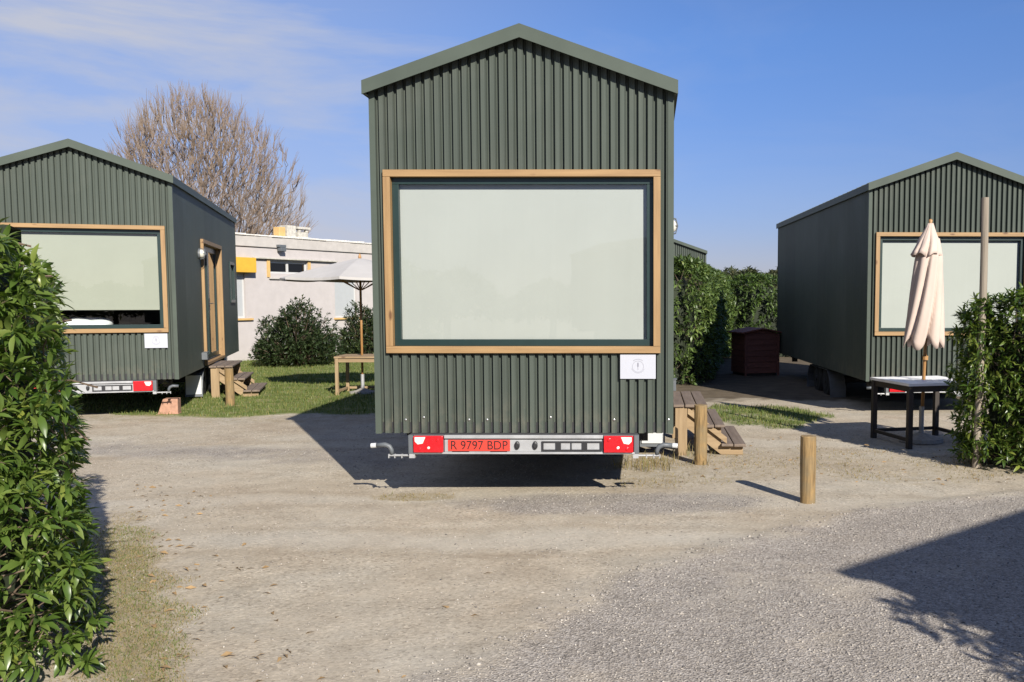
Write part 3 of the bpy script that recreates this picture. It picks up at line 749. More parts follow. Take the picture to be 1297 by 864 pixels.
house_mid, _ = tiny_house((H_MID[0], H_MID[1], 0.032), H_MID[2], 'green corrugated tiny house in the centre, large window over a red trailer plate')
house_left, _ = tiny_house((H_LEFT[0], H_LEFT[1], 0.0), H_LEFT[2], 'green tiny house with half-raised blind beside the bare tree', 'blind_part', far_skip)
house_right, _ = tiny_house((H_RIGHT[0], H_RIGHT[1], -0.063), H_RIGHT[2], 'green tiny house behind the closed beige parasol', 'blind_full', far_skip)
house_far, _ = tiny_house((1.0, 34.9, 0.0), 0.0, 'distant green tiny house, only its roof corner showing over the hedge', 'blind_full', far_skip)
# the house behind the viewer whose roof throws the shadow across the gravel at the lower right
house_back, _ = tiny_house((4.94, -0.60, 0.0), math.radians(-47.6), 'green tiny house behind the viewer, known by its shadow on the gravel', 'blind_full', far_skip)
tiny_house((-2.04, -22.1, 0.0), math.radians(-25.1), 'green tiny house far behind the viewer, a faint reflection in the window', 'blind_full', far_skip)
# ------------------------------------------------------------------ notices, pillow, block
def notice(name, fr, rz, lx, z0, label, zoff):
    o = empty(name, fr(lx, -0.012, z0), rz); tag(o, label, 'notice', 'white notices below the windows')
    mb = MB(); wv, hv = 0.297, 0.205
    mb.box(-wv / 2, wv / 2, 0.0, 0.003, 0, hv); build(mb, 'sheet', 'paper', o)
    mb = MB(); cz = hv * 0.5
    def ring(r0, r1, n, a0=0, a1=2 * math.pi, dz=0, y=-0.001):
        for i in range(n):
            t0 = a0 + (a1 - a0) * i / n; t1 = a0 + (a1 - a0) * (i + 1) / n
            mb.face([(r0 * math.cos(t0), y, cz + dz + r0 * math.sin(t0)), (r1 * math.cos(t0), y, cz + dz + r1 * math.sin(t0)), (r1 * math.cos(t1), y, cz + dz + r1 * math.sin(t1)), (r0 * math.cos(t1), y, cz + dz + r0 * math.sin(t1))])
    ring(0.0455, 0.0475, 40)
    for i in range(9):                                   # arc of small lettering above the emblem
        t = math.radians(125 - i * 8.75); ring(0.058, 0.065, 1, t - 0.04, t + 0.03)
    for i in range(22):                                  # arc of finer lettering below
        t = math.radians(200 + i * 6.6); ring(0.053, 0.0565, 1, t - 0.03, t + 0.03)
    mb.box(-0.0012, 0.0012, -0.002, -0.0005, cz - 0.028, cz + 0.014)
    for k in range(5):
        zz = cz - 0.004 + k * 0.007
        for s in (-1, 1):
            mb.face([(0, -0.001, zz), (s * 0.006, -0.001, zz + 0.004), (s * 0.005, -0.001, zz + 0.011), (0, -0.001, zz + 0.005)])
    build(mb, 'emblem', 'ink', o)
fm, fl, frr = frame_of(*H_MID), frame_of(*H_LEFT), frame_of(*H_RIGHT)
notice('paper_notice', fm, H_MID[2], 0.957, 1.044, 'white paper notice with round emblem under the middle house window', 0)
notice('paper_notice', fl, H_LEFT[2], 0.975, 1.005, 'white paper notice on the left house under the half-raised blind', 0)
mb = MB()
n = 26; m_ = 12
for i in range(m_ + 1):
    for j in range(n):
        ph = math.pi * i / m_; th = 2 * math.pi * j / n
        sp = lambda v, e: math.copysign(abs(v) ** e, v)
        mb.v.append((0.36 * sp(math.sin(ph), .6) * sp(math.cos(th), .6), 0.24 * sp(math.sin(ph), .6) * sp(math.sin(th), .6), 0.085 * sp(math.cos(ph), .8) * (1 + 0.15 * math.sin(3 * th + 1))))
for i in range(m_):
    for j in range(n):
        mb.f.append((i * n + j, i * n + (j + 1) % n, (i + 1) * n + (j + 1) % n, (i + 1) * n + j)); mb.m.append(0)
pil = build(mb, 'pillow', 'bed_linen', None, smooth=True)
pil.location = fl(-0.02, 0.42, ZB + 0.79); pil.rotation_euler = (0.1, 0, H_LEFT[2])
tag(pil, 'white pillow seen in the gap under the half-raised blind', 'pillow')
mb = MB(); mb.box(-1.1, 1.1, 0.16, 2.0, ZB + 0.095, ZB + 0.70)
bed = build(mb, 'bed', 'interior', None, bevel=0.03); bed.location = (H_LEFT[0], H_LEFT[1], 0); bed.rotation_euler = (0, 0, H_LEFT[2])
tag(bed, 'dark bed behind the half-raised blind of the left house', 'bed')
mb = MB(); mb.prism([(-0.14, 0), (0.14, 0), (0.14, 0.235), (-0.06, 0.235)], 'y', -0.1, 0.1); mb.box(-0.16, 0.15, -0.12, 0.12, -0.02, 0.018, 0)
o = build(mb, 'clay_block', 'clay_block', None, bevel=0.008); o.location = (-7.06, 13.85, 0.0); o.rotation_euler = (0, 0, 0.25)
tag(o, 'reddish clay block propping the left house at its front corner', 'block')

# ------------------------------------------------------------------ white flat-roofed building
BP = Vector((-10.85, 25.39)); BA = math.atan2(0.898, 0.44)
bld = empty('white_building', (BP.x, BP.y, 0), BA)
tag(bld, 'white flat-roofed building with ochre sills behind the lawn', 'building')
# local: x along the wall, y into the building, z up
def bpart(name, boxes, mat, parent=bld, bevel=0):
    mb = MB()
    for b in boxes: mb.box(*b)
    return build(mb, name, mat, parent, bevel)
wins = [(-1.6, 0.10, 1.17, 2.37), (0.94, 2.32, 2.40, 2.74), (3.38, 4.30, 1.12, 2.32), (6.2, 7.6, 1.12, 2.32)]
mb = MB()
xs_ = sorted({-9.0, 12.0} | {w_[0] for w_ in wins} | {w_[1] for w_ in wins})
for a, b in zip(xs_, xs_[1:]):
    hole = [w_ for w_ in wins if w_[0] <= a and b <= w_[1]]
    for (c, d) in ([(0, 3.1)] if not hole else [(0, hole[0][2]), (hole[0][3], 3.1)]):
        mb.face([(a, 0, c), (b, 0, c), (b, 0, d), (a, 0, d)])
for (a, b, c, d) in wins:
    q = 0.14
    mb.face([(a, 0, c), (a, q, c), (a, q, d), (a, 0, d)]); mb.face([(b, 0, c), (b, 0, d), (b, q, d), (b, q, c)])
    mb.face([(a, 0, c), (b, 0, c), (b, q, c), (a, q, c)]); mb.face([(a, 0, d), (a, q, d), (b, q, d), (b, 0, d)])
mb.face([(12, 0, 0), (12, 9, 0), (12, 9, 3.1), (12, 0, 3.1)]); mb.face([(-9, 0, 0), (-9, 0, 3.1), (-9, 9, 3.1), (-9, 9, 0)]); mb.face([(-9, 9, 0), (-9, 9, 3.1), (12, 9, 3.1), (12, 9, 0)])
build(mb, 'wall', 'stucco', bld)
bpart('parapet', [(-9.05, 12.05, -0.05, 0.15, 3.11, 3.40), (-9.05, 12.05, 8.85, 9.05, 3.11, 3.40), (11.85, 12.05, 0.15, 8.85, 3.11, 3.40), (-9.05, -8.85, 0.15, 8.85, 3.11, 3.40)], 'stucco_band', bevel=0.01)
mb = MB()
rr = random.Random(3); x = -9.07
while x < 12.05:                                         # rough lime-washed coping stones
    wd = rr.uniform(0.22, 0.42); hh = rr.uniform(0.035, 0.075)
    mb.box(x, min(x + wd - 0.012, 12.07), -0.07 - rr.uniform(0, 0.02), 0.17, 3.401, 3.40 + hh); x += wd
o = build(mb, 'coping', 'roof_gravel', bld, 0.012); o['kind'] = 'stuff'
bpart('roof_deck', [(-8.84, 11.84, 0.16, 8.84, 3.12, 3.2)], 'roof_gravel')
bpart('ledge', [(0.35, 3.43, -0.10, -0.001, 2.79, 2.83)], 'vent_stone', bevel=0.006)
def bwin(a, b, c, d, panes, shutter, sill):
    fr_ = []; q = 0.05
    fr_ += [(a, b, 0.06, 0.11, c, c + q), (a, b, 0.06, 0.11, d - q, d), (a, a + q, 0.06, 0.11, c + q, d - q), (b - q, b, 0.06, 0.11, c + q, d - q)]
    for k in range(1, panes):
        xm = a + (b - a) * k / panes; fr_.append((xm - q * .7, xm + q * .7, 0.06, 0.11, c + q, d - q))
    w_ = bpart('window', fr_, 'white_frame', bld, 0.004)
    for k in range(panes):
        x0 = a + (b - a) * k / panes + q; x1 = a + (b - a) * (k + 1) / panes - q
        mb = MB(); mb.face([(x0 - .01, 0.085, c + q), (x1 + .01, 0.085, c + q), (x1 + .01, 0.085, d - q), (x0 - .01, 0.085, d - q)]); build(mb, 'pane', 'glass', w_)
        if shutter: bpart('shutter', [(x0, x1, 0.064, 0.08, c + q, d - q)], 'shutter_grey', w_)
    bpart('room_dark', [(a - .05, b + .05, 0.16, 0.9, c - .1, d + .1)], 'interior', w_)
    if sill: bpart('sill', [(a - 0.06, b + 0.19, -0.07, 0.05, c - 0.055, c - 0.002)], sill, w_, 0.006)
bwin(*wins[0], 2, True, 'sill_ochre'); bwin(*wins[1], 2, False, None); bwin(*wins[2], 1, True, 'sill_ochre'); bwin(*wins[3], 1, True, 'sill_ochre')
bpart('drip_sill', [(0.90, 2.36, -0.06, 0.04, 2.24, 2.285)], 'stucco_band', bevel=0.006)
bpart('window_reveal', [(2.323, 2.42, -0.03, -0.001, 2.29, 2.79), (0.84, 0.937, -0.03, -0.001, 2.29, 2.79)], 'sill_ochre')
bpart('awning_box', [(-1.7, 0.30, -0.22, -0.001, 2.40, 2.80)], 'ochre', bevel=0.01)
mb = MB(); mb.box(1.15, 1.40, -0.17, -0.051, 3.13, 3.20); mb.box(1.18, 1.37, -0.20, -0.06, 3.02, 3.125); build(mb, 'wall_light', 'grey_plastic', bld, 0.008)
for k, (xx, yy, ww, z1, capw) in enumerate(((4.10, 3.0, 0.26, 3.98, 0.0), (4.45, 3.0, 0.36, 4.05, 0.0), (4.92, 3.0, 0.40, 3.86, 0.52))):
    mb = MB(); mb.box(xx - ww / 2, xx + ww / 2, yy - ww / 2, yy + ww / 2, 3.201, z1)
    if capw:
        for sx_ in (-1, 1):
            for sy_ in (-1, 1): mb.box(xx + sx_ * ww * .38 - .05, xx + sx_ * ww * .38 + .05, yy + sy_ * ww * .38 - .05, yy + sy_ * ww * .38 + .05, z1 + .001, z1 + 0.09)
        mb.box(xx - capw / 2, xx + capw / 2, yy - capw / 2, yy + capw / 2, z1 + 0.091, z1 + 0.17)
    build(mb, 'roof_vent', 'vent_stone' if k else 'sill_ochre', bld, 0.015)

# ------------------------------------------------------------------ steps, bollards, posts
def steps(fr, rz, label, ly0, run, seed):
    """three-tread wooden stair unit; local x out from the wall, y along the wall"""
    rnd = random.Random(seed)
    root = empty('wooden_steps', fr(HW + 0.03, ly0), rz)
    tag(root, label, 'steps', 'wooden steps at the tiny house doors')
    treads = [(0.03, 0.41, 0.565, 3), (0.36, 0.60, 0.345, 2), (0.555, 0.83, 0.135, 2)]
    for (x0, x1, z, n) in treads:
        pw = (x1 - x0) / n
        for k in range(n):
            mb = MB(); a = x0 + k * pw + 0.005
            mb.box(a, a + pw - 0.010, -0.01 - rnd.uniform(0, .012), run + rnd.uniform(0, .02), z - 0.032 + rnd.uniform(-.002, .002), z + rnd.uniform(-.002, .002))
            build(mb, 'tread_plank', 'weathered_y', root, 0.006)
    for yy in (0.06, run - 0.11):                        # sawn stringers and legs at both ends
        mb = MB(); mb.prism([(0.05, 0.531), (0.05, 0.40), (0.56, 0.005), (0.80, 0.005), (0.80, 0.101), (0.56, 0.101), (0.56, 0.311), (0.38, 0.311), (0.38, 0.531)][::-1], 'y', yy, yy + 0.045)
        build(mb, 'stringer', 'rough_pine_x', root, 0.003)
        mb = MB(); mb.box(0.055, 0.185, yy - 0.05, yy - 0.004, -0.02, 0.53); build(mb, 'leg', 'rough_pine_z', root, 0.004)
        mb = MB(); mb.prism([(0.19, 0.53), (0.19, 0.46), (0.62, 0.13), (0.62, 0.20)], 'y', yy - 0.045, yy - 0.006); build(mb, 'brace', 'rough_pine_x', root, 0.003)
        mb = MB(); mb.box(0.60, 0.72, yy + 0.046, yy + 0.09, -0.02, 0.10); build(mb, 'leg', 'rough_pine_z', root, 0.004)
    return root
steps(fm, H_MID[2], 'weathered three-tread wooden steps beside the middle house', 2.30, 1.45, 1)
steps(fl, H_LEFT[2], 'weathered wooden steps at the timber door of the left house', 2.50, 1.45, 2)
def bollard(x, y, r, h, label, seed, lean=(0, 0)):
    rnd = random.Random(seed); mb = MB(); n = 20
    pts, rad = [], []
    for k in range(7):
        t = k / 6; pts.append((lean[0] * t + 0.003 * math.sin(5 * t + seed), lean[1] * t, -0.08 + (h + 0.075) * t)); rad.append(r * (1.0 - 0.02 * math.sin(4 * t + seed)))
    pts.append((pts[-1][0], pts[-1][1], h)); rad.append(r * 0.92)
    mb.tube(pts, rad, n)
    for i, v in enumerate(mb.v):
        k = 1 + rnd.uniform(-0.018, 0.018); mb.v[i] = (v[0] * k, v[1] * k, v[2] + (rnd.uniform(-.003, .003) if v[2] > h - .02 else 0))
    o = build(mb, 'bollard', 'bollard_wood', None, smooth=False); o.location = (x, y, 0); o.rotation_euler = (0, 0, seed)
    return tag(o, label, 'bollard', 'round wooden bollards')
bollard(1.36, 7.77, 0.065, 0.572, 'round wooden bollard standing alone on the gravel', 1)
bollard(0.57, 9.60, 0.066, 0.625, 'round wooden bollard in front of the middle house steps', 2)
bollard(-6.62, 14.90, 0.066, 0.60, 'round wooden bollard in front of the left house steps', 3)
mb = MB(); pts = [(0.03 * math.sin(t * 2.2), 0, -0.1 + 2.82 * t) for t in np.linspace(0, 1, 9)]
mb.tube(pts, [0.040 - 0.004 * t for t in np.linspace(0, 1, 9)], 14)
o = build(mb, 'timber_post', 'grey_pole', None, smooth=False); o.location = (3.375, 9.50, 0); tag(o, 'tall grey timber post rising out of the right hedge', 'post')

# ------------------------------------------------------------------ parasols and tables
def closed_parasol(loc, label):
    root = empty('closed_parasol', loc); tag(root, label, 'parasol')
    lean = 0.022
    mb = MB(); mb.tube([(0, 0, 0.06), (lean * 1.3, 0, 1.3), (lean * 2.5, 0, 2.54)], 0.021, 12); build(mb, 'pole', 'pole_wood', root, smooth=True)
    mb = MB(); mb.tube([(lean * 2.5, 0, 2.53), (lean * 2.5, 0, 2.56), (lean * 2.5, 0, 2.60), (lean * 2.5, 0, 2.635), (lean * 2.5, 0, 2.65)], [0.022, 0.03, 0.018, 0.026, 0.008], 10); build(mb, 'finial', 'pole_wood', root, smooth=True)
    mb = MB(); mb.tube([(0, 0, 0.0), (0, 0, 0.045), (0, 0, 0.07), (0, 0, 0.10)], [0.26, 0.25, 0.12, 0.05], 24); build(mb, 'base', 'concrete', root)
    mb = MB(); mb.tube([(0, 0, 0.06), (0, 0, 0.42)], 0.03, 12); build(mb, 'base_tube', 'galvanised', root)
    mb = MB(); mb.tube([(lean * 1.0, -0.02, 0.98), (lean * 1.05, -0.02, 1.03)], 0.036, 10); build(mb, 'runner', 'pole_wood', root)
    # hanging folded canvas: star-shaped section whose pleats twist as they hang
    def skirt(z_list, amp, twist, seed, name, bottom_wave):
        n = 96; V, F = [], []
        rn = random.Random(seed); ph = [rn.uniform(0, 6) for _ in range(8)]
        for i, (z, r) in enumerate(z_list):
            t = i / (len(z_list) - 1)
            for k in range(n):
                th = 2 * math.pi * k / n
                pl = abs(math.sin(4 * (th + twist * t) + 0.35 * math.sin(3 * t + ph[0]) + 0.45 * math.sin(2 * th + ph[3])))
                fold = 1 - amp * (0.35 + 0.65 * t) * (0.75 + 0.35 * math.sin(3 * th + ph[4])) * (1 - pl) ** 2.4 + 0.045 * math.sin(2 * th + ph[5] + 3 * t) + 0.05 * t * math.sin(3 * th + ph[1] + 2 * t) + 0.03 * math.sin(11 * th + 7 * t)
                rr = r * fold
                zz = z + (bottom_wave * (pl - 0.5) * t ** 3 + 0.015 * t ** 4 * math.sin(5 * th + ph[2]))
                V.append((lean * z + rr * math.cos(th) * 1.05 - 0.035 * t * (1 if bottom_wave else 0), rr * math.sin(th), zz))
        m = len(z_list)
        for i in range(m - 1):
            for k in range(n): F.append((i * n + k, (i + 1) * n + k, (i + 1) * n + (k + 1) % n, i * n + (k + 1) % n))
        me = bpy.data.meshes.new(name); me.from_pydata(V, [], F); me.materials.append(MAT['beige_canvas']); me.update()
        o = link(name, me, root, smooth=True)
        s = o.modifiers.new('thickness', 'SOLIDIFY'); s.thickness = 0.004
        return o
    zs = np.linspace(2.42, 1.19, 20)
    skirt([(z, float(np.interp(z, [1.13, 1.25, 1.7, 2.2, 2.42], [0.238, 0.236, 0.195, 0.150, 0.10]))) for z in zs], 0.62, 0.95, 4, 'canopy', -0.14)
    zs = np.linspace(2.60, 2.22, 9)
    skirt([(z, float(np.interp(z, [2.22, 2.40, 2.52, 2.60], [0.175, 0.120, 0.06, 0.03]))) for z in zs], 0.40, 0.2, 9, 'vent_cap', 0.03)
closed_parasol((3.32, 11.22, 0), 'closed beige canvas parasol standing through the square table')
def table(name, loc, rz, w_, h_, leg, top_m, leg_m, label, group=None, apron=0.07, hole=0.0):
    root = empty(name, loc, rz); tag(root, label, 'table', group)
    a = w_ / 2; mb = MB()
    g = 0.03
    if hole:                                             # top with a square opening for the parasol pole
        mb.box(-a, -g, -a, a, h_ - 0.03, h_); mb.box(g, a, -a, a, h_ - 0.03, h_); mb.box(-g, g, -a, -g, h_ - 0.03, h_); mb.box(-g, g, g, a, h_ - 0.03, h_)
    else: mb.box(-a, a, -a, a, h_ - 0.03, h_)
    build(mb, 'table_top', top_m, root, 0.004 if not hole else 0)
    for sx_ in (-1, 1):
        for sy_ in (-1, 1):
            mb = MB(); cx, cy = sx_ * (a - leg / 2 - 0.01), sy_ * (a - leg / 2 - 0.01); mb.box(cx - leg / 2, cx + leg / 2, cy - leg / 2, cy + leg / 2, -0.02, h_ - 0.031); build(mb, 'leg', leg_m + '_z', root, 0.004)
        mb = MB(); xx = sx_ * (a - 0.01 - leg / 2); mb.box(xx - 0.012, xx + 0.012, -a + leg + 0.012, a - leg - 0.012, h_ - 0.031 - apron, h_ - 0.0315); build(mb, 'apron', leg_m + '_y', root)
        mb = MB(); mb.box(xx - 0.015, xx + 0.015, -a + leg + 0.012, a - leg - 0.012, 0.07, 0.11); build(mb, 'rail', leg_m + '_y', root)
        mb = MB(); yy = sx_ * (a - 0.01 - leg / 2); mb.box(-a + leg + 0.012, a - leg - 0.012, yy - 0.012, yy + 0.012, h_ - 0.031 - apron, h_ - 0.0315); build(mb, 'apron', leg_m + '_x', root)
    mb = MB(); mb.box(-a + leg + 0.012, a - leg - 0.012, -0.0, 0.03, 0.07, 0.11) if False else mb.box(-a + leg + 0.012, a - leg - 0.012, a - 0.045, a - 0.015, 0.07, 0.11); build(mb, 'rail', leg_m + '_x', root)
    return root
table('garden_table', (3.335, 11.20, 0), math.radians(14), 0.93, 0.745, 0.06, 'table_top_grey', 'dark_stain', 'square table with pale top and dark legs under the closed parasol', hole=1)
table('garden_table', (-5.05, 16.72, 0.0), math.radians(3), 0.78, 0.70, 0.055, 'rough_pine_x', 'rough_pine', 'pale wooden table on the lawn under the open parasol', hole=1)
def open_parasol(loc, label):
    root = empty('open_parasol', loc); tag(root, label, 'parasol')
    mb = MB(); mb.tube([(0, 0, 0.05), (0, 0, 2.42)], 0.021, 12); build(mb, 'pole', 'pole_wood', root, smooth=True)
    mb = MB(); mb.tube([(0, 0, 0.0), (0, 0, 0.05), (0, 0, 0.075), (0, 0, 0.11)], [0.25, 0.24, 0.12, 0.045], 24); build(mb, 'base', 'concrete', root)
    mb = MB(); mb.tube([(0, 0, 0.08), (0, 0, 0.36)], 0.032, 12); build(mb, 'base_tube', 'galvanised', root)
    mb = MB(); mb.tube([(0, 0, 2.40), (0, 0, 2.44), (0, 0, 2.47), (0, 0, 2.50)], [0.02, 0.03, 0.02, 0.008], 10); build(mb, 'finial', 'pole_wood', root, smooth=True)
    R, zr, za = 1.40, 2.07, 2.42
    for k in range(8):
        a0 = 2 * math.pi * k / 8 + 0.06; a1 = a0 + 2 * math.pi / 8
        m = 8; V, F = [], []
        for i in range(m + 1):
            t = i / m
            for j in range(7):
                u = j / 6; sag = 0.02 * t * t * (4 * u * (1 - u))
                p0 = Vector((math.cos(a0), math.sin(a0), 0)); p1 = Vector((math.cos(a1), math.sin(a1), 0))
                d = (p0.lerp(p1, u)) * (R * t * (1 - 0.04 * t * 4 * u * (1 - u)))
                V.append((d.x, d.y, za + (zr - za) * t ** 1.15 - sag))
        for j in range(7):                               # short valance
            b = V[m * 7 + j]; V.append((b[0] * 1.002, b[1] * 1.002, b[2] - 0.045))
        for i in range(m + 1):
            for j in range(6): F.append((i * 7 + j, i * 7 + j + 1, (i + 1) * 7 + j + 1, (i + 1) * 7 + j))
        me = bpy.data.meshes.new('canopy_panel'); me.from_pydata(V, [], F); me.materials.append(MAT['parasol_grey']); me.update()
        link('canopy_panel', me, root, smooth=False)
        mb = MB(); mb.tube([(0.03 * math.cos(a0), 0.03 * math.sin(a0), za - 0.035), (R * 0.98 * math.cos(a0), R * 0.98 * math.sin(a0), zr - 0.03)], 0.011, 6); rb = build(mb, 'rib', 'pole_wood', root)
        mb = MB(); mb.tube([(0.03 * math.cos(a0), 0.03 * math.sin(a0), 1.86), (R * 0.5 * math.cos(a0), R * 0.5 * math.sin(a0), (za + zr) / 2 - 0.03)], 0.009, 6); build(mb, 'strut', 'pole_wood', rb)
open_parasol((-5.05, 16.72, 0.0), 'open pale grey parasol over the wooden lawn table')

# ------------------------------------------------------------------ dark red garden shed
shed = empty('garden_shed', (2.46, 21.1, 0), math.radians(18)); tag(shed, 'small dark red wooden shed in the shade beside the hedge', 'shed')
bx_, by_ = 0.40, 0.36
for k in range(7):
    z0 = 0.06 + k * 0.125
    mb = MB(); mb.prism([(-by_ - 0.022, z0), (-by_, z0), (-by_, z0 + 0.121), (-by_ - 0.008, z0 + 0.121)][::-1], 'x', -bx_, bx_); build(mb, 'siding_board', 'red_stain_x', shed)
    mb = MB(); mb.box(bx_ + 0.001, bx_ + 0.018, -by_, by_, z0, z0 + 0.119); build(mb, 'siding_board', 'red_stain_x', shed)
    mb = MB(); mb.box(-bx_ - 0.018, -bx_ - 0.001, -by_, by_, z0, z0 + 0.119); build(mb, 'siding_board', 'red_stain_x', shed)
mb = MB(); mb.box(-bx_ + .02, bx_ - .02, -by_ + .02, by_, 0.0, 0.93); build(mb, 'body', 'dark_stain_z', shed)
for s in (-1, 1):
    mb = MB(); mb.box(*sorted((s * (bx_ + 0.019), s * (bx_ - 0.03))), -by_ - 0.04, -by_ - 0.023, 0.0, 0.93); build(mb, 'corner_board', 'red_stain_z', shed)
    pr = [(0, 1.06), (0, 1.03), (s * 0.49, 0.935), (s * 0.49, 0.965)]
    mb = MB(); mb.prism(pr if s < 0 else pr[::-1], 'y', -by_ - 0.09, by_ + 0.06); build(mb, 'roof_panel', 'red_stain_x', shed)
mb = MB(); mb.prism([(-bx_, 0.935), (bx_, 0.935), (0, 1.025)], 'y', -by_ - 0.012, by_); build(mb, 'gable', 'red_stain_x', shed)

# ------------------------------------------------------------------ foliage
def leaf_geom(nst=5, wmax=0.17, fold=0.22, droop=0.18):
    """unit-length leaf along +x, width along y, folded about the midrib, drooping at the tip; returns verts, quads"""
    V, F = [], []
    for i in range(nst):
        t = i / (nst - 1)
        wd = wmax * (math.sin(math.pi * min(1, t * 0.94 + 0.03)) ** 0.65) * (1 - 0.12 * t) if 0 < i < nst - 1 else 0.012
        z = -droop * t * t + 0.06 * math.sin(math.pi * t)
        V += [(t, -wd, z + fold * wd), (t, 0, z), (t, wd, z + fold * wd)]
    for i in range(nst - 1):
        b = i * 3
        F += [(b, b + 3, b + 4, b + 1), (b + 1, b + 4, b + 5, b + 2)]
    return np.array(V, np.float32), np.array(F, np.int32)
LEAF_HI = leaf_geom(5, 0.150, 0.28, 0.24); LEAF_LO = leaf_geom(3, 0.19, 0.25, 0.15)
def frames(d, roll):
    """rotation matrices whose x axis is d; z roughly up, rolled"""
    d = d / np.linalg.norm(d, axis=1, keepdims=True)
    up = np.tile(np.array([[0, 0, 1.0]]), (len(d), 1))
    yv = np.cross(up, d); ln = np.linalg.norm(yv, axis=1, keepdims=True); yv = np.where(ln < 1e-3, np.array([[0, 1.0, 0]]), yv / np.maximum(ln, 1e-6))
    zv = np.cross(d, yv)
    c, s = np.cos(roll)[:, None], np.sin(roll)[:, None]
    y2 = yv * c + zv * s; z2 = -yv * s + zv * c
    return np.stack([d, y2, z2], 2)
def rosettes(P, A, per, size, rng, spread=(0.5, 1.25), along=0.05):
    """P tips (n,3), A shoot axes (n,3) -> leaf base, rotation, scale, tint, tip index"""
    n = len(P); A = A / np.linalg.norm(A, axis=1, keepdims=True)
    ref = np.where(np.abs(A[:, 2:3]) > 0.9, np.array([[1.0, 0, 0]]), np.array([[0, 0, 1.0]]))
    U = np.cross(A, ref); U /= np.linalg.norm(U, axis=1, keepdims=True); Wv = np.cross(A, U)
    base, dirs, sc, ti, idx = [], [], [], [], []
    ph0 = rng.uniform(0, 6.28, n); tn = rng.uniform(0, 1, n)
    for k in range(per):
        ph = ph0 + k * 2.4 + rng.normal(0, 0.25, n)
        an = spread[0] + (spread[1] - spread[0]) * (k / max(1, per - 1)) + rng.normal(0, 0.16, n)
        d = A * np.cos(an)[:, None] + (U * np.cos(ph)[:, None] + Wv * np.sin(ph)[:, None]) * np.sin(an)[:, None]
        base.append(P - A * (along * k / per + rng.uniform(0, along * .3, n))[:, None]); dirs.append(d)
        sc.append(size * rng.uniform(0.5, 1.18, n) * (0.75 + 0.35 * min(1, k / (per * .5)))); ti.append(np.clip(tn * 0.5 + rng.uniform(0, 0.5, n), 0, 0.999)); idx.append(np.arange(n))
    base, dirs, sc, ti, idx = map(np.concatenate, (base, dirs, sc, ti, idx))
    R = frames(dirs, rng.normal(0, 0.45, len(dirs)))
    return base, R, sc, ti, idx
def leaves_mesh(name, leaf, base, R, sc, ti, mats):
    lv, lf_ = leaf
    Vv = np.einsum('nij,vj->nvi', R, lv) * sc[:, None, None] + base[:, None, :]
    n, m = Vv.shape[:2]
    Ff = (lf_[None] + (np.arange(n) * m)[:, None, None]).reshape(-1, 4)
    return np_mesh(name, Vv.reshape(-1, 3), Ff, mats, np.repeat(ti, m), smooth=True)
def project(P):
    c, s = math.cos(0.0755), math.sin(0.0755)
    x, y, z = P[:, 0], P[:, 1], P[:, 2] - 1.72
    d = y * c - z * s; v = z * c + y * s
    return 817.37 + x / d * 1190.17, 467.34 - v / d * 1190.17, d
def vnoise(P, f):
    return np.array([mnoise.noise(Vector(p) * f) for p in P])
def hedge_points(poly, tops, dens, rng, depth=0.3, bottom=0.06, shrink=0.3, r0=1.6, thick=1.1, topdens=None, batter=0.0):
    """tips and axes over the outer face (poly, outward is to the right of travel) and the top of a clipped hedge"""
    P, A, D = [], [], []
    for (p0, p1, h0, h1) in zip(poly, poly[1:], tops, tops[1:]):
        p0 = np.array(p0, float); p1 = np.array(p1, float); e = p1 - p0; ln = np.linalg.norm(e); e /= ln; nrm = np.array([e[1], -e[0]])
        n = int(ln * max(h0, h1) * dens)
        s = rng.uniform(0, 1, n); hh = h0 + (h1 - h0) * s; z = bottom + rng.uniform(0, 1, n) * (hh - bottom)
        inset = shrink * np.clip((z - (hh - 0.55)) / 0.55, 0, 1) ** 2 + batter * z
        dp = rng.exponential(depth * 0.42, n).clip(0, depth * 1.4)
        q = p0 + e * (s * ln)[:, None] - nrm * (inset + dp)[:, None]
        pt = np.column_stack([q, z])
        upw = 0.35 + 0.9 * np.clip((z - (hh - 0.5)) / 0.5, 0, 1)
        ax = np.column_stack([np.tile(nrm, (n, 1)), upw]) + rng.normal(0, 0.42, (n, 3))
        P.append(pt); A.append(ax); D.append(dp)
        n = int(ln * thick * (topdens or dens))
        s = rng.uniform(0, 1, n); u = rng.uniform(0, 1, n); hh = h0 + (h1 - h0) * s
        q = p0 + e * (s * ln)[:, None] - nrm * (shrink + batter * h0 + u * thick)[:, None]
        dp = rng.exponential(0.08, n)
        P.append(np.column_stack([q, hh - dp])); A.append(np.column_stack([rng.normal(0, 0.4, n), rng.normal(0, 0.4, n), np.ones(n)])); D.append(dp)
    P, A, D = map(np.concatenate, (P, A, D))
    k = vnoise(P, 1.9) * 0.13 + vnoise(P, 5.0) * 0.05
    nrm = A / np.linalg.norm(A, axis=1, keepdims=True)
    return P + nrm * k[:, None], A, D
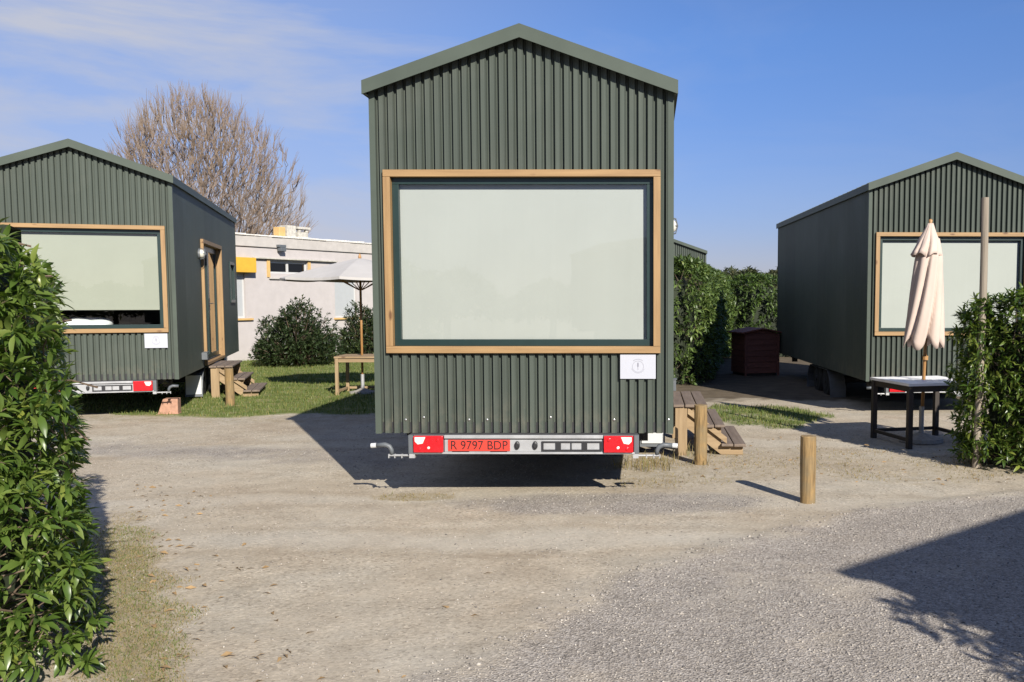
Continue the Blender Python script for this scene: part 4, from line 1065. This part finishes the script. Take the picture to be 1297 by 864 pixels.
def hedge_core(name, poly, tops, inset, thick, parent):
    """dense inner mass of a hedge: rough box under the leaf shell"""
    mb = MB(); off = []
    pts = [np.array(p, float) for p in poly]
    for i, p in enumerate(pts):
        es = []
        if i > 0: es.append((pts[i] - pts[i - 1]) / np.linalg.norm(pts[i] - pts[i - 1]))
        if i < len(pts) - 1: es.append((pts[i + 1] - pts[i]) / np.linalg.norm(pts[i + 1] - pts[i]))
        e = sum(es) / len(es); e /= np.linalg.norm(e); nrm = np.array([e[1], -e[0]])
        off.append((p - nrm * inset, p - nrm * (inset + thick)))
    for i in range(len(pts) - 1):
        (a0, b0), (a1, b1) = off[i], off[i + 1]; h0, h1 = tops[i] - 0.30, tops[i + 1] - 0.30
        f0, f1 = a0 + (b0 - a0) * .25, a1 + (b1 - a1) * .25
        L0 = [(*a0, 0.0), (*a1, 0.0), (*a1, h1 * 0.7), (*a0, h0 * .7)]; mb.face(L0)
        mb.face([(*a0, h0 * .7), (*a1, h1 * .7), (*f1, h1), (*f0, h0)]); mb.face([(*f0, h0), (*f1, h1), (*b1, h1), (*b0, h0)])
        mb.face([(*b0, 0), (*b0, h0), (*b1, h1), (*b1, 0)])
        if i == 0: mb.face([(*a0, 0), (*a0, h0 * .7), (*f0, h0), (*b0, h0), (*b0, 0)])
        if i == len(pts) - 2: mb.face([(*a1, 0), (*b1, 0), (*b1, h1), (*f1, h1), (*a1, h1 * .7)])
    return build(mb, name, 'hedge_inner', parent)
def twigs(P, A, name, parent, rng, length=0.34, r=0.0026, mat='stem_bark'):
    mb = MB()
    for p, a in zip(P, A):
        a = a / np.linalg.norm(a); q = p - a * length * rng.uniform(.6, 1.2) + np.array([0, 0, -0.12]) * rng.uniform(0, 1); m = (p + q) / 2 + rng.normal(0, .02, 3)
        mb.tube([tuple(q), tuple(m), tuple(p)], [r * 2.0, r * 1.4, r * .7], 4, cap=False)
    return build(mb, name, mat, parent)
LEAF_ME = np_mesh('leaf', LEAF_HI[0], LEAF_HI[1], ['hedge_leaf'], smooth=True)
def leafy_hedge(name, label, poly, tops, seed, dens, per, size, singles, cat='hedge', depth=0.34, core_in=0.42, core_th=0.8, thick=1.1, shrink=0.3, batter=0.0, keep=None, leaf=LEAF_HI, mat='hedge_leaf', twn=500, extra=None):
    rng = np.random.default_rng(seed)
    root = empty(name, (0, 0, 0)); tag(root, label, cat)
    P, A, D = hedge_points(poly, tops, dens, rng, depth=depth, thick=thick, shrink=shrink, batter=batter)
    if keep is not None:
        k = keep(P); P, A, D = P[k], A[k], D[k]
    if extra is not None:
        P = np.concatenate([P, extra[0]]); A = np.concatenate([A, extra[1]]); D = np.concatenate([D, np.zeros(len(extra[0]))])
    base, R, sc, ti, idx = rosettes(P, A, per, size, rng)
    keep = base[:, 2] > 0.02
    base, R, sc, ti, idx = base[keep], R[keep], sc[keep], ti[keep], idx[keep]
    if singles:                                          # the leaves that show largest are objects of their own
        u, v, d = project(base)
        vis = (u > 4) & (u < 1293) & (v > 4) & (v < 860)
        score = sc / d * np.exp(-D[idx] / 0.05) * vis
        order = np.argsort(-score)[:singles]
        for i in order:
            o = bpy.data.objects.new('leaf', LEAF_ME); COL.objects.link(o); o.parent = root
            M = Matrix([[*(R[i][r] * sc[i]), base[i][r]] for r in range(3)] + [[0, 0, 0, 1]])
            o.matrix_local = M
        m = np.ones(len(sc), bool); m[order] = False
        base, R, sc, ti = base[m], R[m], sc[m], ti[m]
    o = link('foliage', leaves_mesh('foliage', leaf, base, R, sc, ti, [mat]), root); o['kind'] = 'stuff'
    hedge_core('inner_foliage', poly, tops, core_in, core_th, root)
    if twn:
        sel = rng.permutation(np.nonzero(D > 0.13)[0])[:twn]; t = twigs(P[sel], A[sel], 'twigs', root, rng); t['kind'] = 'stuff'
    return root
# tall hedge close at the left; outward side is to the right of travel, so walk from far corner towards the viewer ... reversed
leafy_hedge('near_hedge', 'tall glossy green hedge close at the left edge',
            [(-4.4, 3.66), (-2.70, 3.86), (-2.46, 4.10), (-2.66, 4.70), (-3.60, 6.2)], [2.40, 2.36, 2.28, 2.24, 2.2], 21, 175, 9, 0.090, 300, shrink=0.16, batter=0.06, core_in=0.5, core_th=0.5, thick=0.6, twn=1000,
            keep=lambda P: P[:, 0] < -2.47 - 0.60 * (P[:, 1] - 4.2) - 0.10 * P[:, 2] - 0.43 * np.clip((P[:, 2] - 1.75) / 0.45, 0, 1.6) ** 2)
leafy_hedge('right_hedge', 'glossy green hedge at the right edge around the grey post',
            [(3.95, 10.30), (3.20, 9.90), (3.24, 9.46), (3.85, 9.00), (6.5, 8.2)], [1.30, 1.58, 1.72, 1.88, 2.0], 22, 230, 8, 0.092, 300, shrink=0.12, depth=0.34, core_in=0.42, core_th=0.12, thick=0.35, twn=600)
leafy_hedge('back_hedge', 'tall green hedge between the middle and right houses',
            [(2.75, 28.5), (2.05, 24.5), (1.30, 18.75), (0.95, 18.25), (-1.8, 18.0)][::-1], [2.55, 2.52, 2.48, 2.45, 2.40], 23, 70, 8, 0.12, 0, leaf=LEAF_LO, mat='back_leaf', depth=0.3, twn=500, thick=1.0)
leafy_hedge('far_hedge', 'farther green hedge behind the dark red shed',
            [(1.9, 27.6), (3.0, 27.0), (6.5, 27.4)], [2.2, 2.35, 2.2], 24, 55, 8, 0.15, 0, leaf=LEAF_LO, mat='back_leaf', depth=0.3, twn=0, thick=1.0)
leafy_hedge('shadow_hedge', 'hedge beside the viewer, known by its leafy shadow on the gravel',
            [(2.80, 1.80), (3.45, 1.25), (5.0, 0.55)], [1.9, 2.0, 1.95], 25, 150, 7, 0.12, 0, leaf=LEAF_LO, depth=0.3, core_in=0.3, core_th=0.3, thick=0.5, twn=0)

def bush(loc, w_, h_, seed, label, n=900, mat='bush_leaf', size=0.11, per=8, group=None):
    """oleander-like bush: many upright stems fanning from the base, leaf tufts at and along their ends"""
    rng = np.random.default_rng(seed); root = empty('bush', loc); tag(root, label, 'bush', group)
    P, A = [], []; mb = MB()
    for k in range(n):
        th = rng.uniform(0, 6.28); el = math.acos(rng.uniform(0.0, 1.0)); r = rng.uniform(0.35, 1.0) ** 0.55
        d = np.array([math.sin(el) * math.cos(th) * w_ / 2, math.sin(el) * math.sin(th) * w_ / 2, math.cos(el) * h_ * 0.80 + 0.14 * h_])
        lump = 1 + 0.28 * mnoise.noise(Vector((d[0] * 1.6 + seed, d[1] * 1.6, d[2] * 1.6)))
        p = d * r * lump; p[2] = max(p[2], 0.10)
        a = np.array([p[0] * 0.8, p[1] * 0.8, 0.55 * h_]) + rng.normal(0, 0.25, 3)
        P.append(p); A.append(a)
        if k % 7 == 0: mb.tube([(p[0] * 0.08, p[1] * 0.08, 0), tuple(p * 0.55 + np.array([0, 0, 0.05])), tuple(p)], [0.016, 0.011, 0.005], 5, cap=False)
    build(mb, 'stems', 'stem_bark', root)
    base, R, sc, ti, idx = rosettes(np.array(P), np.array(A), per, size, rng, (0.3, 1.1), 0.12)
    o = link('foliage', leaves_mesh('foliage', LEAF_LO, base, R, sc, ti, [mat]), root); o['kind'] = 'stuff'
    return root
bush((-8.75, 23.6, 0), 2.25, 1.62, 5, 'round dark green bush on the lawn against the white wall', 1700)
bush((-7.55, 25.6, 0), 1.9, 1.65, 6, 'dark green bush half hidden behind the open parasol table', 1300)

# far wood along the horizon to the right of the middle house
def far_tree(loc, r, h, seed, label):
    rng = np.random.default_rng(seed); root = empty('far_tree', loc); tag(root, label, 'tree', 'far trees on the horizon')
    mb = MB(); mb.tube([(0, 0, -0.1), (0.05, 0, h * .4), (0, 0.05, h * .8)], [0.16, 0.12, 0.05], 7); build(mb, 'trunk', 'bark_grey', root)
    n = 700; v = rng.normal(0, 1, (n, 3)); v /= np.linalg.norm(v, axis=1, keepdims=True); v[:, 2] = np.abs(v[:, 2]) * 0.9 - 0.1
    rad = rng.uniform(0.6, 1, n) ** .5 * (1 + 0.35 * vnoise(v + seed, 2.1))
    P = v * rad[:, None] * np.array([r, r, h * 0.62]) + np.array([0, 0, h * 0.40])
    base, R, sc, ti, idx = rosettes(P, v + np.array([0, 0, .6]), 7, 0.34, rng)
    o = link('crown', leaves_mesh('crown', LEAF_LO, base, R, sc, ti, ['wood_leaf']), root); o['kind'] = 'stuff'
for k, (x, y, r, h, s, lab) in enumerate(((4.1, 52, 1.7, 3.45, 1, 'low far tree left of the gap beside the far house'), (6.1, 55, 2.0, 3.75, 2, 'rounded far tree in the middle of the gap above the hedge'), (8.3, 57, 2.2, 3.9, 3, 'far tree at the edge of the right house wall'), (2.6, 58, 1.9, 3.5, 4, 'far tree just right of the distant green roof'))):
    far_tree((x, y, 0), r, h, s, lab)

far_tree((-7.6, -19.0, 0), 2.3, 2.9, 7, 'round tree behind the viewer, faintly mirrored at the left of the window')
far_tree((-4.2, -24.0, 0), 2.2, 2.6, 8, 'low tree behind the viewer, faintly mirrored low in the window')
# ------------------------------------------------------------------ bare tree
def bare_tree(loc, label, seed, rx=3.35, top=9.2, base=2.4, ntip=5200):
    """leafless dome-crowned tree: every shoot tip in the dome is joined to the nearest older wood below it"""
    rng = np.random.default_rng(seed); root = empty('bare_tree', loc); tag(root, label, 'tree')
    tips = []
    while len(tips) < ntip:
        q = rng.uniform(-1, 1, 3); q[2] = rng.uniform(-0.55, 1)
        rr_ = np.linalg.norm(q)
        if rr_ > 1 or rng.uniform() > 0.25 + 0.75 * rr_ ** 2: continue
        th = math.atan2(q[1], q[0]); bulge = 1 + 0.10 * math.sin(3 * th + 1) + 0.06 * math.sin(7 * th)
        tips.append((q[0] * rx * bulge, q[1] * rx * bulge, base + 1.9 + q[2] * (top - base - 1.9)))
    tips = np.array(tips); origin = np.array([0, 0, base])
    tips = tips[tips[:, 2] > base + 0.15]
    tips = tips[np.argsort(np.linalg.norm(tips - origin, axis=1))]
    nodes = [np.array([0.03 * math.sin(k), 0.02 * k * (k % 2), -0.1 + (base + 0.1) * k / 6]) for k in range(7)]
    par = [-1] + list(range(6))
    for tp in tips:
        Nn = np.array(nodes); d = tp - Nn; ds = np.linalg.norm(d, axis=1)
        out_ = np.linalg.norm(Nn - origin, axis=1)
        cost = ds + 0.38 * out_ + 1.2 * np.clip(Nn[:, 2] - tp[2] + 0.15, 0, None) + np.where(np.arange(len(Nn)) < 6, 5.0, 0)
        i = int(np.argmin(cost)); a = Nn[i]; steps_ = max(1, int(ds[i] / 0.28)); last = i
        for k in range(1, steps_ + 1):
            t = k / steps_
            p = a + (tp - a) * t; p[2] -= 0.10 * ds[i] * math.sin(math.pi * t) * 0.6
            if k < steps_: p = p + rng.normal(0, 0.018, 3)
            nodes.append(p); par.append(last); last = len(nodes) - 1
    cnt = np.zeros(len(nodes)); kids = np.bincount([p for p in par if p >= 0], minlength=len(nodes))
    for i in range(len(nodes) - 1, 0, -1):
        if kids[i] == 0: cnt[i] += 1
        cnt[par[i]] += cnt[i]
    rad = 0.0075 * np.maximum(cnt, 1) ** 0.40
    trunk, limbs, fine = MB(), MB(), MB()
    for i in range(1, len(nodes)):
        p, q = nodes[par[i]], nodes[i]
        mb = trunk if i < 7 else (limbs if cnt[i] > 14 else fine)
        mb.tube([tuple(p), tuple(q)], [min(rad[par[i]], rad[i] * 1.5), rad[i]], 9 if i < 7 else (5 if cnt[i] > 14 else 3), cap=False)
        if kids[i] == 0:                                 # upright end twigs
            for k in range(int(rng.integers(4, 8))):
                d = (q - origin); d = d / np.linalg.norm(d) * 0.7 + np.array([0, 0, 0.75]) + rng.normal(0, 0.30, 3); d /= np.linalg.norm(d)
                ln = rng.uniform(0.25, 0.75); m = q + d * ln * .5 + rng.normal(0, .012, 3)
                fine.tube([tuple(p + (q - p) * rng.uniform(0, 1)), tuple(m), tuple(q + d * ln)], [0.0075, 0.0062, 0.003], 3, cap=False)
    build(trunk, 'trunk', 'bark_grey', root); build(limbs, 'limbs', 'bark_grey', root)
    o = build(fine, 'crown', 'twig_bark', root); o['kind'] = 'stuff'
bare_tree((-16.9, 36.0, 0), 'leafless rounded tree behind the left green house', 12)

# ------------------------------------------------------------------ grass, dry stalks, pebbles, litter
def blades(name, mask, n, box_, seed, hmin, hmax, mat, label, wd=0.004, lean=0.5, thr=0.35, cat='grass'):
    rng = np.random.default_rng(seed)
    x = rng.uniform(box_[0], box_[1], n); y = rng.uniform(box_[2], box_[3], n)
    m = mask(x, y) * (0.55 + 0.9 * rng.uniform(0, 1, n))
    cl = np.array([mnoise.noise(Vector((a * 1.7, b * 1.7, seed))) for a, b in zip(x, y)]) * 0.9
    k = (m + cl * 0.5) > thr
    k &= m > 0.08
    x, y = x[k], y[k]; z = relief(x, y); n = len(x)
    th = rng.uniform(0, 6.28, n); h = rng.uniform(hmin, hmax, n) * rng.uniform(.6, 1, n); ln = rng.uniform(0, lean, n) * h
    ax = rng.uniform(0, 6.28, n); w2 = wd * rng.uniform(.7, 1.3, n)
    dx, dy = np.cos(th) * w2, np.sin(th) * w2; lx, ly = np.cos(ax) * ln, np.sin(ax) * ln
    V = np.stack([np.stack([x - dx, y - dy, z - .003], 1), np.stack([x + dx, y + dy, z - .003], 1),
                  np.stack([x + lx * .4 + dx * .7, y + ly * .4 + dy * .7, z + h * .6], 1), np.stack([x + lx * .4 - dx * .7, y + ly * .4 - dy * .7, z + h * .6], 1),
                  np.stack([x + lx + dx * .1, y + ly + dy * .1, z + h], 1), np.stack([x + lx - dx * .1, y + ly - dy * .1, z + h], 1)], 1).reshape(-1, 3)
    b = (np.arange(n) * 6)[:, None]
    F = np.concatenate([b + np.array([[0, 1, 2, 3]]), b + np.array([[3, 2, 4, 5]])], 0)
    o = link(name, np_mesh(name, V, F, [mat], np.repeat(rng.uniform(0, 1, n), 6)))
    tag(o, label, cat, kind='stuff'); return o
blades('lawn_grass', lawn_mask, 95000, (-12, -2.6, 13.3, 29), 31, 0.015, 0.07, 'grass_blade', 'green lawn grass around the left house and parasol', wd=0.005, thr=0.5)
blades('strip_grass', lawn_mask, 9000, (0.6, 3.0, 12.0, 15.2), 32, 0.02, 0.07, 'grass_blade', 'green patch of grass beyond the middle house steps', wd=0.005, thr=0.55)
def verge(x, y):
    px = -2.36 - (y - 4.2) * 0.571
    return smooth(0.52, 0.0, np.abs(x - px) + 0.16 * vn(x, y)) * smooth(8.6, 5.2, y)
blades('verge_grass', verge, 50000, (-4.8, -1.4, 3.7, 8), 33, 0.006, 0.022, 'dry_grass', 'dry short grass along the foot of the left hedge', wd=0.0018, lean=1.8, thr=0.35)
blades('verge_green_grass', verge, 50000, (-4.0, -1.4, 3.7, 7.0), 36, 0.006, 0.02, 'grass_blade', 'thin green grass at the foot of the left hedge', wd=0.0018, lean=1.6, thr=0.5)
blades('dry_stalks', dry_mask, 20000, (-3.0, 4.6, 7.7, 11.4), 34, 0.006, 0.035, 'dry_grass', 'dry yellow grass between the steps and the parasol table', wd=0.003, lean=1.5, thr=0.50)
def tuft(x, y): return np.maximum.reduce([smooth(0.16, 0.05, np.hypot(x - 0.57, y - 9.6)), smooth(0.5, 0.1, np.hypot((x - 0.05) / 1.0, (y - 9.5) / 1.2)), smooth(0.4, 0.1, np.hypot(x - 0.55, y - 10.3))])
blades('step_tuft', tuft, 2500, (-0.6, 1.2, 8.6, 11.0), 35, 0.05, 0.17, 'dry_grass', 'longer straw-coloured tuft under the middle house by the steps', wd=0.003, lean=0.8, thr=0.4)

def pebbles(name, n, box_, mask, seed, rmin, rmax, label):
    rng = np.random.default_rng(seed)
    x = rng.uniform(box_[0], box_[1], n); y = rng.uniform(box_[2], box_[3], n)
    k = mask(x, y) > rng.uniform(0, 1, n); x, y = x[k], y[k]; n = len(x); z = relief(x, y)
    octv = np.array([(1, 0, 0), (0.2, 0.9, 0.1), (-0.95, 0.2, 0), (-0.1, -0.9, -.1), (0.1, 0.1, 0.75), (0, 0, -0.7)])
    octf = np.array([(0, 1, 4), (1, 2, 4), (2, 3, 4), (3, 0, 4), (1, 0, 5), (2, 1, 5), (3, 2, 5), (0, 3, 5)])
    r = rmin + (rmax - rmin) * rng.uniform(0, 1, n) ** 3
    th = rng.uniform(0, 6.28, n); c, s = np.cos(th), np.sin(th)
    vv = octv[None] * (1 + rng.uniform(-.3, .3, (n, 6, 3))) * np.stack([r, r * rng.uniform(.6, 1, n), r * rng.uniform(.45, .85, n)], 1)[:, None, :]
    V = np.stack([vv[..., 0] * c[:, None] - vv[..., 1] * s[:, None] + x[:, None], vv[..., 0] * s[:, None] + vv[..., 1] * c[:, None] + y[:, None], vv[..., 2] + (z + r * .15)[:, None]], 2)
    F = (octf[None] + (np.arange(n) * 6)[:, None, None]).reshape(-1, 3)
    o = link(name, np_mesh(name, V.reshape(-1, 3), F, ['pebble'], np.repeat(rng.uniform(0, 1, n) ** 1.1, 6)))
    tag(o, label, 'gravel', kind='stuff')
pebbles('gravel', 60000, (-2.2, 4.2, 3.7, 9.4), lambda x, y: gravel_mask(x, y) * np.where(y < 6, 1, 0.6), 41, 0.003, 0.012, 'loose grey gravel stones at the lower right')
def edge_mask(x, y):
    gx = np.interp(y, GLINE[:, 1], GLINE[:, 0]) + 0.22 * vn(x * 0.7, y * 0.7); return np.exp(-((x - gx - 0.06) / 0.14) ** 2) * smooth(8.5, 7.0, y)
pebbles('gravel_edge', 9000, (-2.0, 3.0, 3.7, 8.2), edge_mask, 42, 0.006, 0.019, 'line of larger stones along the edge of the gravel')
pebbles('loose_grit', 55000, (-6.5, 4.2, 3.8, 12.5), lambda x, y: np.clip(0.45 + 0.5 * vn(x * .6, y * .6), 0.08, 1), 43, 0.002, 0.011, 'scattered grit over the sandy drive')

def fallen_leaves(n, seed):
    rng = np.random.default_rng(seed)
    a = n // 2
    y = np.concatenate([rng.uniform(4.0, 8.5, a), rng.uniform(8.6, 11.5, n - a)])
    x = np.concatenate([-2.25 - (y[:a] - 4.2) * 0.571 + rng.exponential(0.35, a), rng.uniform(0.3, 4.0, n - a)])
    z = relief(x, y) + 0.006
    th = rng.uniform(0, 6.28, n)
    d = np.column_stack([np.cos(th), np.sin(th), rng.normal(0, 0.15, n)])
    R = frames(d, rng.normal(0, 0.5, n))
    me = leaves_mesh('fallen_leaves', LEAF_LO, np.column_stack([x, y, z]), R, rng.uniform(0.03, 0.075, n), rng.uniform(0, 1, n), ['dead_leaf'])
    tag(link('fallen_leaves', me), 'dry brown leaves scattered on the ground by the hedges', 'leaves', kind='stuff')
fallen_leaves(260, 51)
